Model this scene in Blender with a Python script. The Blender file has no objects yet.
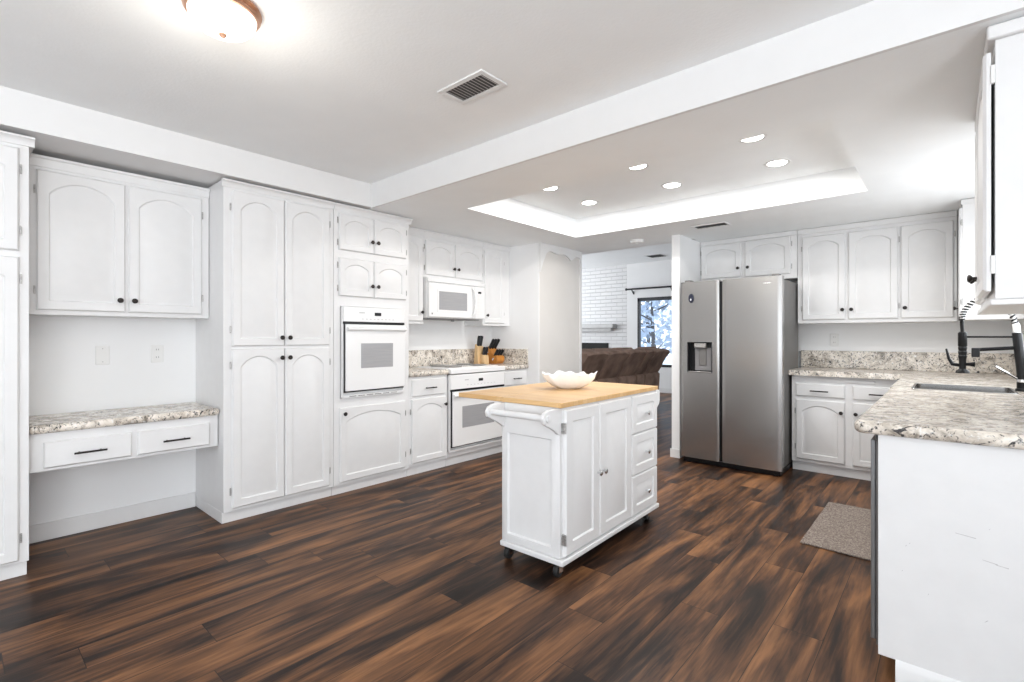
import bpy, bmesh, math, random
from mathutils import Vector, Matrix
random.seed(7)
PI = math.pi
scene = bpy.context.scene
COL = scene.collection

# ------------------------------------------------------------------ camera
cam_d = bpy.data.cameras.new('camera')
cam = bpy.data.objects.new('camera', cam_d)
COL.objects.link(cam)
cam.location = (0, 0, 1.22)
cam.rotation_euler = (PI / 2, 0, 0.722)
cam_d.sensor_width = 36
cam_d.lens = 494.4 * 36 / 1024
cam_d.shift_y = -4.1 / 1024
cam_d.clip_start = 0.02
scene.camera = cam

# ------------------------------------------------------------------ colour management
scene.view_settings.view_transform = 'Standard'
scene.view_settings.look = 'None'
scene.view_settings.gamma = 1
scene.view_settings.use_curve_mapping = False
scene.view_settings.exposure = 0.71
scene.cycles.max_bounces = 10
scene.cycles.diffuse_bounces = 7
scene.cycles.glossy_bounces = 4
scene.cycles.sample_clamp_indirect = 6

# ------------------------------------------------------------------ sky and daylight
world = bpy.data.worlds.new('sky')
scene.world = world
world.use_nodes = True
wb = world.node_tree.nodes['Background']
wb.inputs[0].default_value = (0.80, 0.90, 1.0, 1)
wb.inputs[1].default_value = 1.3


def daylight(name, loc, rot, sx, sy, power, color=(1, 0.985, 0.96)):
    d = bpy.data.lights.new(name, 'AREA')
    d.shape = 'RECTANGLE'
    d.size, d.size_y = sx, sy
    d.energy = power
    d.color = color
    o = bpy.data.objects.new(name, d)
    COL.objects.link(o)
    o.location = loc
    o.rotation_euler = rot
    return o


DAY = (0.97, 0.985, 1.0)
TILT = math.radians(36)              # lamps tipped upward to brighten the ceilings
daylight('added_rear_light', (-1.05, -2.92, 1.35), (PI / 2 + TILT, 0, 0), 1.9, 2.0, 20, DAY)  # unseen rear window, added to light the room from behind
daylight('added_rear_light', (1.05, -2.92, 1.35), (PI / 2 + TILT, 0, 0), 1.6, 2.0, 3, DAY)  # second unseen rear window, also added for light
daylight('added_side_light', (2.12, -1.3, 1.35), (PI / 2 + TILT, 0, PI / 2), 2.4, 2.0, 104, DAY)  # unseen side window, added as the main light on the cabinets
daylight('daylight_sink_window', (0.462, 4.125, 1.6), (PI / 2, 0, PI / 2), 1.26, 0.88, 8, DAY)
daylight('added_living_light', (-8.3, 7.6, 1.5), (PI / 2 + TILT, 0, -PI / 2), 3.6, 2.2, 66, DAY)  # unseen source added to light the living room

# ------------------------------------------------------------------ materials
def new_mat(name):
    m = bpy.data.materials.new(name)
    m.use_nodes = True
    nt = m.node_tree
    return m, nt, nt.nodes['Principled BSDF']


def N(nt, kind, **kw):
    n = nt.nodes.new(kind)
    for k, v in kw.items():
        setattr(n, k, v)
    return n


def mat(name, color, rough=0.5, metal=0.0, spec=0.5, var=0.0, scale=8.0, bump=0.0, bscale=120.0, stretch=None, emit=None):
    m, nt, b = new_mat(name)
    c = (*color, 1)
    b.inputs['Base Color'].default_value = c
    b.inputs['Roughness'].default_value = rough
    b.inputs['Metallic'].default_value = metal
    b.inputs['Specular IOR Level'].default_value = spec
    tc = N(nt, 'ShaderNodeTexCoord')
    src = tc.outputs['Object']
    if stretch:
        mp = N(nt, 'ShaderNodeMapping')
        mp.inputs['Scale'].default_value = stretch
        nt.links.new(src, mp.inputs[0])
        src = mp.outputs[0]
    if var > 0:
        nz = N(nt, 'ShaderNodeTexNoise')
        nz.inputs['Scale'].default_value = scale
        nz.inputs['Detail'].default_value = 4
        nt.links.new(src, nz.inputs['Vector'])
        r = N(nt, 'ShaderNodeValToRGB')
        r.color_ramp.elements[0].position = 0.3
        r.color_ramp.elements[1].position = 0.7
        r.color_ramp.elements[0].color = (*[max(0, x * (1 - var)) for x in color], 1)
        r.color_ramp.elements[1].color = (*[min(1, x * (1 + var)) for x in color], 1)
        nt.links.new(nz.outputs[0], r.inputs[0])
        nt.links.new(r.outputs[0], b.inputs['Base Color'])
    if bump > 0:
        nb = N(nt, 'ShaderNodeTexNoise')
        nb.inputs['Scale'].default_value = bscale
        nb.inputs['Detail'].default_value = 3
        nt.links.new(src, nb.inputs['Vector'])
        bp = N(nt, 'ShaderNodeBump')
        bp.inputs['Strength'].default_value = bump
        bp.inputs['Distance'].default_value = 0.004
        nt.links.new(nb.outputs[0], bp.inputs['Height'])
        nt.links.new(bp.outputs[0], b.inputs['Normal'])
    if emit:
        b.inputs['Emission Color'].default_value = (*emit[0], 1)
        b.inputs['Emission Strength'].default_value = emit[1]
    return m


M = {}
M['cab'] = mat('cabinet_white_paint', (0.75, 0.75, 0.752), 0.38, var=0.015, scale=14, bump=0.03, bscale=60)
M['wall'] = mat('wall_white_paint', (0.84, 0.845, 0.85), 0.7, var=0.012, scale=3, bump=0.06, bscale=90)
M['ceil'] = mat('ceiling_paint', (0.90, 0.92, 0.93), 0.8, var=0.012, scale=5, bump=0.25, bscale=70)
M['trim'] = mat('trim_white_paint', (0.76, 0.76, 0.76), 0.45, var=0.01, scale=10)
M['beige'] = mat('unpainted_plaster', (0.69, 0.67, 0.645), 0.75, var=0.02, scale=4)
M['appl'] = mat('white_enamel', (0.82, 0.82, 0.82), 0.22, var=0.006, scale=5)
M['oglass'] = mat('oven_window_glass', (0.36, 0.36, 0.37), 0.25, var=0.05, scale=6, stretch=(1, 1, 30))
M['black'] = mat('black_plastic', (0.008, 0.008, 0.009), 0.3, spec=0.3, var=0.1, scale=30)
M['bronze'] = mat('dark_bronze', (0.035, 0.03, 0.028), 0.38, metal=0.7, var=0.15, scale=60)
M['hinge'] = mat('worn_hinge_metal', (0.45, 0.44, 0.43), 0.4, metal=0.8, var=0.3, scale=120)
M['chrome'] = mat('chrome', (0.78, 0.79, 0.8), 0.12, metal=1.0, var=0.02, scale=30)
M['steel'] = mat('brushed_stainless', (0.40, 0.39, 0.38), 0.27, metal=1.0, var=0.03, scale=3, stretch=(1, 1, 60), bump=0.012, bscale=12)
M['darksteel'] = mat('grey_cabinet_side', (0.17, 0.165, 0.16), 0.45, metal=0.3, var=0.05, scale=6)
M['dwgrey'] = mat('slate_grey_metal', (0.22, 0.225, 0.23), 0.38, metal=0.6, var=0.03, scale=5)
M['dispgrey'] = mat('dispenser_grey_plastic', (0.2, 0.195, 0.2), 0.4, var=0.05, scale=9)
M['rubber'] = mat('black_rubber', (0.012, 0.012, 0.012), 0.6, var=0.1, scale=40)
M['butcher'] = None
M['porcelain'] = mat('white_porcelain', (0.92, 0.92, 0.92), 0.2, var=0.005, scale=10)
M['knifewood'] = mat('pale_beech', (0.66, 0.45, 0.24), 0.5, var=0.1, scale=12, stretch=(4, 4, 0.6))
M['orangewood'] = mat('orange_oak', (0.50, 0.20, 0.035), 0.4, var=0.15, scale=14, stretch=(4, 4, 0.6))
M['copper'] = mat('copper_rose_metal', (0.62, 0.36, 0.25), 0.3, metal=0.85, var=0.06, scale=20)
M['suede'] = mat('brown_suede', (0.22, 0.15, 0.118), 0.95, spec=0.15, var=0.35, scale=5, bump=0.2, bscale=40)
M['fireblk'] = mat('firebox_black', (0.008, 0.008, 0.008), 0.8, var=0.2, scale=10)
M['frameblk'] = mat('black_window_frame', (0.015, 0.016, 0.02), 0.4, var=0.1, scale=20)
M['navy'] = mat('dark_navy_enamel', (0.006, 0.009, 0.03), 0.3, var=0.2, scale=60)
M['plate'] = mat('white_plate_plastic', (0.80, 0.80, 0.79), 0.35, var=0.005, scale=10)
M['slot'] = mat('grey_slot', (0.25, 0.25, 0.25), 0.6, var=0.05, scale=10)
M['print'] = mat('grey_print', (0.5, 0.5, 0.51), 0.5, var=0.02, scale=10)
M['ventdark'] = mat('duct_grey', (0.10, 0.10, 0.10), 0.8, var=0.1, scale=10)
M['ventslat'] = mat('vent_slat_grey', (0.62, 0.62, 0.61), 0.5, var=0.05, scale=10)
M['scuff'] = mat('grey_scuff', (0.5, 0.49, 0.49), 0.8, var=0.2, scale=60)
M['lampglass'] = mat('lit_frosted_glass', (0.9, 0.88, 0.82), 0.4, emit=((1.0, 0.93, 0.82), 0.9), var=0.01, scale=10)
M['led'] = mat('lit_led_lens', (0.9, 0.9, 0.9), 0.4, emit=((1.0, 0.97, 0.93), 9.0), var=0.01, scale=10)
M['leafy'] = mat('winter_foliage', (0.42, 0.48, 0.58), 0.8, var=0.4, scale=3)
M['bark'] = mat('tree_bark', (0.12, 0.11, 0.11), 0.9, var=0.3, scale=8)
M['snow'] = mat('pale_gravel_yard', (0.85, 0.88, 0.93), 0.9, var=0.1, scale=1.5)
M['mantel'] = mat('grey_mantel_stone', (0.52, 0.52, 0.52), 0.6, var=0.08, scale=9)


def m_floor():
    m, nt, b = new_mat('walnut_plank_floor')
    L = nt.links.new
    tc = N(nt, 'ShaderNodeTexCoord')
    sep = N(nt, 'ShaderNodeSeparateXYZ')
    L(tc.outputs['Object'], sep.inputs[0])

    def mth(op, a, bb=None, c=None):
        n = N(nt, 'ShaderNodeMath', operation=op)
        for i, v in enumerate((a, bb, c)):
            if v is None:
                continue
            if isinstance(v, (int, float)):
                n.inputs[i].default_value = v
            else:
                L(v, n.inputs[i])
        return n.outputs[0]
    PW, PL = 0.182, 1.22
    xr = mth('DIVIDE', mth('ADD', sep.outputs[0], 20.03), PW)
    row = mth('FLOOR', xr)
    w1 = N(nt, 'ShaderNodeTexWhiteNoise', noise_dimensions='1D')
    L(row, w1.inputs['W'])
    yr = mth('ADD', mth('DIVIDE', mth('ADD', sep.outputs[1], 20.0), PL), w1.outputs['Value'])
    colm = mth('FLOOR', yr)
    comb = N(nt, 'ShaderNodeCombineXYZ')
    L(row, comb.inputs[0]); L(colm, comb.inputs[1])
    w2 = N(nt, 'ShaderNodeTexWhiteNoise', noise_dimensions='2D')
    L(comb.outputs[0], w2.inputs['Vector'])
    pid = w2.outputs['Value']
    # grain, stretched along the plank and shifted per plank
    sx = mth('ADD', sep.outputs[0], mth('MULTIPLY', pid, 37.0))
    sy = mth('ADD', sep.outputs[1], mth('MULTIPLY', pid, 91.0))
    gv = N(nt, 'ShaderNodeCombineXYZ')
    L(mth('MULTIPLY', sx, 7.5), gv.inputs[0]); L(mth('MULTIPLY', sy, 1.05), gv.inputs[1])
    g1 = N(nt, 'ShaderNodeTexNoise')
    g1.inputs['Scale'].default_value = 1.0; g1.inputs['Detail'].default_value = 4.0
    g1.inputs['Roughness'].default_value = 0.55; g1.inputs['Distortion'].default_value = 0.7
    L(gv.outputs[0], g1.inputs['Vector'])
    gv2 = N(nt, 'ShaderNodeCombineXYZ')
    L(mth('MULTIPLY', sx, 60.0), gv2.inputs[0]); L(mth('MULTIPLY', sy, 3.0), gv2.inputs[1])
    g2 = N(nt, 'ShaderNodeTexNoise')
    g2.inputs['Scale'].default_value = 1.0; g2.inputs['Detail'].default_value = 5.0
    g2.inputs['Roughness'].default_value = 0.6; g2.inputs['Distortion'].default_value = 0.4
    L(gv2.outputs[0], g2.inputs['Vector'])
    t = mth('ADD', mth('ADD', mth('MULTIPLY', g1.outputs[0], 1.05), mth('MULTIPLY', mth('SUBTRACT', g2.outputs[0], 0.5), 0.40)),
            mth('MULTIPLY', mth('SUBTRACT', pid, 0.5), 0.13))
    t = mth('ADD', t, 0.015)
    ramp = N(nt, 'ShaderNodeValToRGB')
    e = ramp.color_ramp.elements
    e[0].position = 0.34; e[0].color = (0.010, 0.0065, 0.005, 1)
    e[1].position = 0.80; e[1].color = (0.29, 0.135, 0.058, 1)
    for p, c in ((0.44, (0.024, 0.013, 0.009, 1)), (0.53, (0.068, 0.032, 0.017, 1)), (0.63, (0.145, 0.067, 0.030, 1))):
        el = e.new(p); el.color = c
    L(t, ramp.inputs[0])
    # seams
    fx = mth('FRACT', xr); fy = mth('FRACT', yr)
    dx = mth('MINIMUM', fx, mth('SUBTRACT', 1.0, fx))
    dy = mth('MINIMUM', fy, mth('SUBTRACT', 1.0, fy))
    seam = mth('MINIMUM', mth('MULTIPLY', dx, PW), mth('MULTIPLY', dy, PL))
    sm = N(nt, 'ShaderNodeMapRange')
    sm.inputs[1].default_value = 0.0004; sm.inputs[2].default_value = 0.0022
    L(seam, sm.inputs[0])
    mix = N(nt, 'ShaderNodeMix', data_type='RGBA')
    mix.inputs['A'].default_value = (0.012, 0.008, 0.007, 1)
    L(sm.outputs[0], mix.inputs['Factor'])
    L(ramp.outputs[0], mix.inputs['B'])
    L(mix.outputs['Result'], b.inputs['Base Color'])
    rr = N(nt, 'ShaderNodeMapRange')
    rr.inputs[3].default_value = 0.32; rr.inputs[4].default_value = 0.46
    L(g2.outputs[0], rr.inputs[0])
    L(rr.outputs[0], b.inputs['Roughness'])
    b.inputs['Specular IOR Level'].default_value = 0.2
    bp = N(nt, 'ShaderNodeBump')
    bp.inputs['Strength'].default_value = 0.12; bp.inputs['Distance'].default_value = 0.003
    L(mth('ADD', g2.outputs[0], mth('MULTIPLY', sm.outputs[0], 0.6)), bp.inputs['Height'])
    L(bp.outputs[0], b.inputs['Normal'])
    return m


def m_granite():
    m, nt, b = new_mat('speckled_granite')
    L = nt.links.new
    tc = N(nt, 'ShaderNodeTexCoord')
    def noise(scale, detail=6, dist=0.0, rough=0.6):
        n = N(nt, 'ShaderNodeTexNoise')
        n.inputs['Scale'].default_value = scale
        n.inputs['Detail'].default_value = detail
        n.inputs['Roughness'].default_value = rough
        n.inputs['Distortion'].default_value = dist
        L(tc.outputs['Object'], n.inputs['Vector'])
        return n
    base = noise(11, 5, 1.2)
    r1 = N(nt, 'ShaderNodeValToRGB')
    e = r1.color_ramp.elements
    e[0].position = 0.32; e[0].color = (0.25, 0.22, 0.18, 1)
    e[1].position = 0.66; e[1].color = (0.86, 0.80, 0.73, 1)
    el = e.new(0.44); el.color = (0.56, 0.50, 0.43, 1)
    el = e.new(0.55); el.color = (0.76, 0.70, 0.62, 1)
    L(base.outputs[0], r1.inputs[0])
    dark = noise(30, 7, 2.2, 0.68)
    r2 = N(nt, 'ShaderNodeValToRGB')
    r2.color_ramp.elements[0].position = 0.535; r2.color_ramp.elements[0].color = (0, 0, 0, 1)
    r2.color_ramp.elements[1].position = 0.60; r2.color_ramp.elements[1].color = (1, 1, 1, 1)
    L(dark.outputs[0], r2.inputs[0])
    mix = N(nt, 'ShaderNodeMix', data_type='RGBA')
    L(r2.outputs[0], mix.inputs['Factor'])
    L(r1.outputs[0], mix.inputs['A'])
    mix.inputs['B'].default_value = (0.035, 0.033, 0.035, 1)
    lite = noise(55, 4, 0.5)
    r3 = N(nt, 'ShaderNodeValToRGB')
    r3.color_ramp.elements[0].position = 0.57; r3.color_ramp.elements[0].color = (0, 0, 0, 1)
    r3.color_ramp.elements[1].position = 0.70; r3.color_ramp.elements[1].color = (1, 1, 1, 1)
    L(lite.outputs[0], r3.inputs[0])
    mix2 = N(nt, 'ShaderNodeMix', data_type='RGBA')
    L(r3.outputs[0], mix2.inputs['Factor'])
    L(mix.outputs['Result'], mix2.inputs['A'])
    mix2.inputs['B'].default_value = (0.84, 0.83, 0.81, 1)
    L(mix2.outputs['Result'], b.inputs['Base Color'])
    b.inputs['Roughness'].default_value = 0.22
    return m


def m_butcher():
    m, nt, b = new_mat('butcher_block_maple')
    L = nt.links.new
    tc = N(nt, 'ShaderNodeTexCoord')
    mp = N(nt, 'ShaderNodeMapping')
    mp.inputs['Rotation'].default_value = (0, 0, PI / 2)
    L(tc.outputs['Object'], mp.inputs[0])
    bk = N(nt, 'ShaderNodeTexBrick')
    bk.offset = 0.37
    bk.inputs['Scale'].default_value = 1.0
    bk.inputs['Brick Width'].default_value = 0.42
    bk.inputs['Row Height'].default_value = 0.045
    bk.inputs['Mortar Size'].default_value = 0.0006
    bk.inputs['Color1'].default_value = (0.66, 0.40, 0.17, 1)
    bk.inputs['Color2'].default_value = (0.74, 0.49, 0.24, 1)
    bk.inputs['Mortar'].default_value = (0.45, 0.26, 0.10, 1)
    L(mp.outputs[0], bk.inputs['Vector'])
    gm = N(nt, 'ShaderNodeMapping')
    gm.inputs['Scale'].default_value = (90, 5, 90)
    L(tc.outputs['Object'], gm.inputs[0])
    nz = N(nt, 'ShaderNodeTexNoise')
    nz.inputs['Scale'].default_value = 1
    nz.inputs['Detail'].default_value = 4
    L(gm.outputs[0], nz.inputs['Vector'])
    mx = N(nt, 'ShaderNodeMix', data_type='RGBA', blend_type='MULTIPLY')
    mr = N(nt, 'ShaderNodeMapRange')
    mr.inputs[3].default_value = 0.82; mr.inputs[4].default_value = 1.12
    L(nz.outputs[0], mr.inputs[0])
    mx.inputs['Factor'].default_value = 1
    L(bk.outputs[0], mx.inputs['A']); L(mr.outputs[0], mx.inputs['B'])
    L(mx.outputs['Result'], b.inputs['Base Color'])
    b.inputs['Roughness'].default_value = 0.32
    return m


def m_brick():
    m, nt, b = new_mat('white_painted_brick')
    L = nt.links.new
    tc = N(nt, 'ShaderNodeTexCoord')
    mp = N(nt, 'ShaderNodeMapping')
    mp.inputs['Rotation'].default_value = (PI / 2, 0, 0)
    L(tc.outputs['Object'], mp.inputs[0])
    bk = N(nt, 'ShaderNodeTexBrick')
    bk.inputs['Scale'].default_value = 1.0
    bk.inputs['Brick Width'].default_value = 0.29
    bk.inputs['Row Height'].default_value = 0.088
    bk.inputs['Mortar Size'].default_value = 0.007
    bk.inputs['Mortar Smooth'].default_value = 0.3
    bk.inputs['Color1'].default_value = (0.78, 0.78, 0.78, 1)
    bk.inputs['Color2'].default_value = (0.74, 0.74, 0.75, 1)
    bk.inputs['Mortar'].default_value = (0.66, 0.66, 0.67, 1)
    L(mp.outputs[0], bk.inputs['Vector'])
    L(bk.outputs[0], b.inputs['Base Color'])
    b.inputs['Roughness'].default_value = 0.7
    bp = N(nt, 'ShaderNodeBump')
    bp.inputs['Distance'].default_value = 0.01
    bp.invert = True
    L(bk.outputs['Fac'], bp.inputs['Height'])
    L(bp.outputs[0], b.inputs['Normal'])
    return m


def m_mat():
    m, nt, b = new_mat('woven_taupe_mat')
    L = nt.links.new
    tc = N(nt, 'ShaderNodeTexCoord')
    nz = N(nt, 'ShaderNodeTexNoise')
    nz.inputs['Scale'].default_value = 130
    nz.inputs['Detail'].default_value = 3
    L(tc.outputs['Object'], nz.inputs['Vector'])
    r = N(nt, 'ShaderNodeValToRGB')
    r.color_ramp.elements[0].position = 0.35; r.color_ramp.elements[0].color = (0.13, 0.10, 0.085, 1)
    r.color_ramp.elements[1].position = 0.68; r.color_ramp.elements[1].color = (0.36, 0.31, 0.27, 1)
    L(nz.outputs[0], r.inputs[0])
    L(r.outputs[0], b.inputs['Base Color'])
    b.inputs['Roughness'].default_value = 0.9
    bp = N(nt, 'ShaderNodeBump')
    bp.inputs['Distance'].default_value = 0.004
    bp.inputs['Strength'].default_value = 0.6
    L(nz.outputs[0], bp.inputs['Height'])
    L(bp.outputs[0], b.inputs['Normal'])
    return m


def m_glass():
    m, nt, b = new_mat('window_glass')
    b.inputs['Base Color'].default_value = (0.92, 0.96, 1, 1)
    b.inputs['Roughness'].default_value = 0.02
    b.inputs['Transmission Weight'].default_value = 1.0
    b.inputs['IOR'].default_value = 1.02
    return m


M['floor'] = m_floor()
M['granite'] = m_granite()
M['butcher'] = m_butcher()
M['brick'] = m_brick()
M['mat'] = m_mat()
M['glass'] = m_glass()


# ------------------------------------------------------------------ mesh helpers
class MB:
    def __init__(self):
        self.bm = bmesh.new()

    def face(self, pts):
        return self.bm.faces.new([self.bm.verts.new(p) for p in pts])

    def box(self, x0, x1, y0, y1, z0, z1):
        c = [self.bm.verts.new((x, y, z)) for x in (x0, x1) for y in (y0, y1) for z in (z0, z1)]
        for q in ((0, 1, 3, 2), (4, 6, 7, 5), (0, 4, 5, 1), (2, 3, 7, 6), (0, 2, 6, 4), (1, 5, 7, 3)):
            self.bm.faces.new([c[i] for i in q])
        return self

    def loft(self, loops, cap0=True, cap1=True, closed=True):
        rings = [[self.bm.verts.new(p) for p in lp] for lp in loops]
        n = len(rings[0])
        for a, b in zip(rings, rings[1:]):
            for i in range(n if closed else n - 1):
                j = (i + 1) % n
                self.bm.faces.new((a[i], a[j], b[j], b[i]))
        if cap0:
            self.bm.faces.new(rings[0])
        if cap1:
            self.bm.faces.new(rings[-1])
        return self

    def prism(self, poly, axis, a, b):
        def p3(p, t):
            return {'x': (t, p[0], p[1]), 'y': (p[0], t, p[1]), 'z': (p[0], p[1], t)}[axis]
        return self.loft([[p3(p, a) for p in poly], [p3(p, b) for p in poly]])

    def tube(self, pts, r, n=10):
        pts = [Vector(p) for p in pts]
        rs = r if isinstance(r, (list, tuple)) else [r] * len(pts)
        loops = []
        up = None
        for i, p in enumerate(pts):
            t = (pts[min(i + 1, len(pts) - 1)] - pts[max(i - 1, 0)]).normalized()
            if up is None:
                up = t.orthogonal().normalized()
            up = (up - t * up.dot(t)).normalized()
            s = t.cross(up)
            loops.append([p + (up * math.cos(2 * PI * k / n) + s * math.sin(2 * PI * k / n)) * rs[i] for k in range(n)])
        return self.loft(loops)

    def lathe(self, prof, c=(0, 0, 0), axis='z', n=24):
        c = Vector(c)
        loops = []
        for r, h in prof:
            r = max(r, 0.0004)
            lp = []
            for k in range(n):
                a = 2 * PI * k / n
                u, v = r * math.cos(a), r * math.sin(a)
                lp.append(c + Vector({'z': (u, v, h), 'y': (u, h, v), 'x': (h, u, v)}[axis]))
            loops.append(lp)
        return self.loft(loops)

    def build(self, name, m, parent=None, bevel=0.0, seg=2, smooth=35):
        bmesh.ops.recalc_face_normals(self.bm, faces=self.bm.faces[:])
        me = bpy.data.meshes.new(name)
        self.bm.to_mesh(me)
        self.bm.free()
        me.materials.append(m)
        o = bpy.data.objects.new(name, me)
        COL.objects.link(o)
        if parent is not None:
            o.parent = parent
        if bevel > 0:
            md = o.modifiers.new('bevel', 'BEVEL')
            md.width = bevel
            md.segments = seg
            md.limit_method = 'ANGLE'
            md.angle_limit = math.radians(40)
        if smooth:
            me.shade_smooth()
            me.set_sharp_from_angle(angle=math.radians(smooth))
        return o


def BX(*a):
    return MB().box(*a)


def tag(o, label=None, cat=None, group=None, kind=None):
    if label: o['label'] = label
    if cat: o['category'] = cat
    if group: o['group'] = group
    if kind: o['kind'] = kind
    return o


def thing(name, label, cat, loc=(0, 0, 0), rz=0.0, group=None):
    o = bpy.data.objects.new(name, None)
    o.empty_display_size = 0.1
    COL.objects.link(o)
    o.location = loc
    o.rotation_euler = (0, 0, rz)
    return tag(o, label, cat, group)


def struct(name, mb, m, label=None, parent=None, bevel=0.0):
    o = mb.build(name, m, parent, bevel=bevel)
    if parent is None:
        o['kind'] = 'structure'
        if label: o['label'] = label
    return o


def copy_tree(o, parent=None):
    c = o.copy()
    COL.objects.link(c)
    if parent is not None:
        c.parent = parent
    for ch in [x for x in bpy.data.objects if x.parent == o]:
        copy_tree(ch, c)
    return c


# ------------------------------------------------------------------ room shell
XL, XR, YB = -4.07, 0.42, 5.72      # left wall, right wall, fridge wall
ZD, ZC = 2.25, 2.44                 # dropped ceiling, main ceiling
YBEAM = 2.235
YK = 5.15                           # where the kitchen ceiling stops before the living room
YLIV, ZLIV = 10.3, 2.89

struct('floor', BX(-9.0, 2.4, -3.1, 10.5, -0.08, 0.0), M['floor'], 'dark walnut plank floor')
struct('wall_left', BX(XL - 0.12, XL, -3.0, 4.25, 0, 2.62), M['wall'], 'white left kitchen wall')
struct('ceiling', BX(-4.2, 2.4, -3.0, YBEAM, ZC, ZC + 0.1), M['ceil'], 'main flat ceiling')

# dropped ceiling with the recessed tray
T0, T1, U0, U1 = -2.89, -0.42, 2.74, 4.28
mb = MB()
mb.box(-4.2, T0, YBEAM, YK, ZD, ZD + 0.06)
mb.box(T1, XR + 0.1, YBEAM, YB + 0.05, ZD, ZD + 0.06)
mb.box(T0, T1, YBEAM, U0, ZD, ZD + 0.06)
mb.box(T0, T1, U1, YK, ZD, ZD + 0.06)
mb.box(-2.09, T1, YK, YB + 0.05, ZD, ZD + 0.06)
t = 0.04
mb.box(T0 - t, T0, U0 - t, U1 + t, ZD + 0.06, ZC + t)
mb.box(T1, T1 + t, U0 - t, U1 + t, ZD + 0.06, ZC + t)
mb.box(T0, T1, U0 - t, U0, ZD + 0.06, ZC + t)
mb.box(T0, T1, U1, U1 + t, ZD + 0.06, ZC + t)
mb.box(T0, T1, U0, U1, ZC, ZC + t)
struct('dropped_ceiling', mb, M['ceil'], 'lower kitchen ceiling with a recessed tray')
# painted faces of beam and left soffit
struct('soffit_beam', BX(-3.45, 2.4, YBEAM - 0.02, YBEAM, ZD, ZC), M['trim'], 'white beam face across the ceiling step')
struct('soffit_wall', BX(XL, -3.45, -3.0, YBEAM, ZD + 0.005, ZC), M['trim'], 'white soffit above the left cabinets')
# living room header + ceiling
struct('header_wall', BX(-9.0, -2.0, YK, YK + 0.08, ZD, 3.0), M['wall'])
struct('living_room_ceiling', BX(-9.0, -2.0, YK + 0.08, YLIV + 0.1, ZLIV, ZLIV + 0.08), M['ceil'], 'living room ceiling')
# return wall and stub column at the end of the left cabinets
struct('stub_wall', BX(-4.2, -3.352, 4.25, 5.07, 0, ZD), M['wall'], 'white stub wall at the end of the left counter')
struct('stub_wall_panel', BX(-3.352, -3.347, 4.26, 5.035, 0.0, ZD), M['beige'], 'pale beige face of the stub wall')
sc = [(4.25, 1.93), (4.275, 1.99), (4.30, 2.045), (4.33, 2.10), (4.355, 2.145), (4.39, 2.168), (4.44, 2.175), (4.50, 2.168), (4.56, 2.16),
      (4.62, 2.165), (4.68, 2.172), (4.74, 2.165), (4.79, 2.14), (4.83, 2.118), (4.865, 2.13), (4.90, 2.158), (4.95, 2.175), (5.0, 2.168), (5.035, 2.15)]
struct('trim_1', MB().prism([(4.25, ZD)] + sc + [(5.035, ZD)], 'x', -3.347, -3.325), M['trim'], 'white scalloped valance at the top of the stub wall')
struct('lit_edge_strip', BX(-3.352, -3.335, 5.035, 5.07, 0, ZD), M['trim'], 'white strip standing for the lit edge of the stub wall')  # white strip stands in for the lit edge of the wall
# fridge wall, partition beside the fridge, right wall with the sink window
struct('wall_back', BX(-2.022, XR + 0.12, YB, YB + 0.12, 0, 2.6), M['wall'], 'white wall behind the fridge')
struct('partition_wall', BX(-2.105, -2.022, 4.85, YB + 0.12, 0, ZD), M['wall'], 'white partition beside the fridge')
struct('baseboard_partition_wall', BX(-2.117, -2.018, 4.838, 4.85, 0, 0.085), M['trim'])
struct('living_right_wall', BX(-2.105, -2.0, YB + 0.12, YLIV, 0, 3.0), M['wall'])
WY0, WY1, WZ0, WZ1 = 3.45, 4.8, 1.12, 2.1
mb = MB()
mb.box(XR, XR + 0.12, YBEAM + 0.0, WY0, 0, 2.6)
mb.box(XR, XR + 0.12, WY1, YB, 0, 2.6)
mb.box(XR, XR + 0.12, WY0, WY1, 0, WZ0)
mb.box(XR, XR + 0.12, WY0, WY1, WZ1, 2.6)
struct('wall_right', mb, M['wall'], 'white right kitchen wall')
mb = MB()
for a in ((WY0, WY0 + 0.04, WZ0, WZ1), (WY1 - 0.04, WY1, WZ0, WZ1), (WY0, WY1, WZ0, WZ0 + 0.04), (WY0, WY1, WZ1 - 0.04, WZ1), (4.105, 4.145, WZ0, WZ1)):
    mb.box(XR + 0.05, XR + 0.09, *a)
w1 = struct('window_1', mb, M['trim'], 'white framed window above the sink')
struct('window_pane', BX(XR + 0.066, XR + 0.07, WY0 + 0.04, WY1 - 0.04, WZ0 + 0.04, WZ1 - 0.04), M['glass'], parent=w1)
# unseen room behind the camera, with windows added to let in light
struct('near_return_wall', BX(XR + 0.12, 2.4, YBEAM, YBEAM + 0.12, 0, 2.6), M['wall'])
mb = MB()
R0 = [(-2.0, -0.1), (0.25, 1.85)]
mb.box(-4.2, -2.0, -3.1, -3.0, 0, 2.5)
mb.box(-0.1, 0.25, -3.1, -3.0, 0, 2.5)
mb.box(1.85, 2.4, -3.1, -3.0, 0, 2.5)
for a, b in R0:
    mb.box(a, b, -3.1, -3.0, 0, 0.35)
    mb.box(a, b, -3.1, -3.0, 2.35, 2.5)
struct('wall_rear', mb, M['wall'], 'white rear wall with two added windows')
mb = MB()
mb.box(2.2, 2.3, -3.0, -2.5, 0, 2.5)
mb.box(2.2, 2.3, -0.1, YBEAM, 0, 2.5)
mb.box(2.2, 2.3, -2.5, -0.1, 0, 0.35)
mb.box(2.2, 2.3, -2.5, -0.1, 2.35, 2.5)
struct('wall_side', mb, M['wall'], 'white side wall with an added window')


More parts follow.
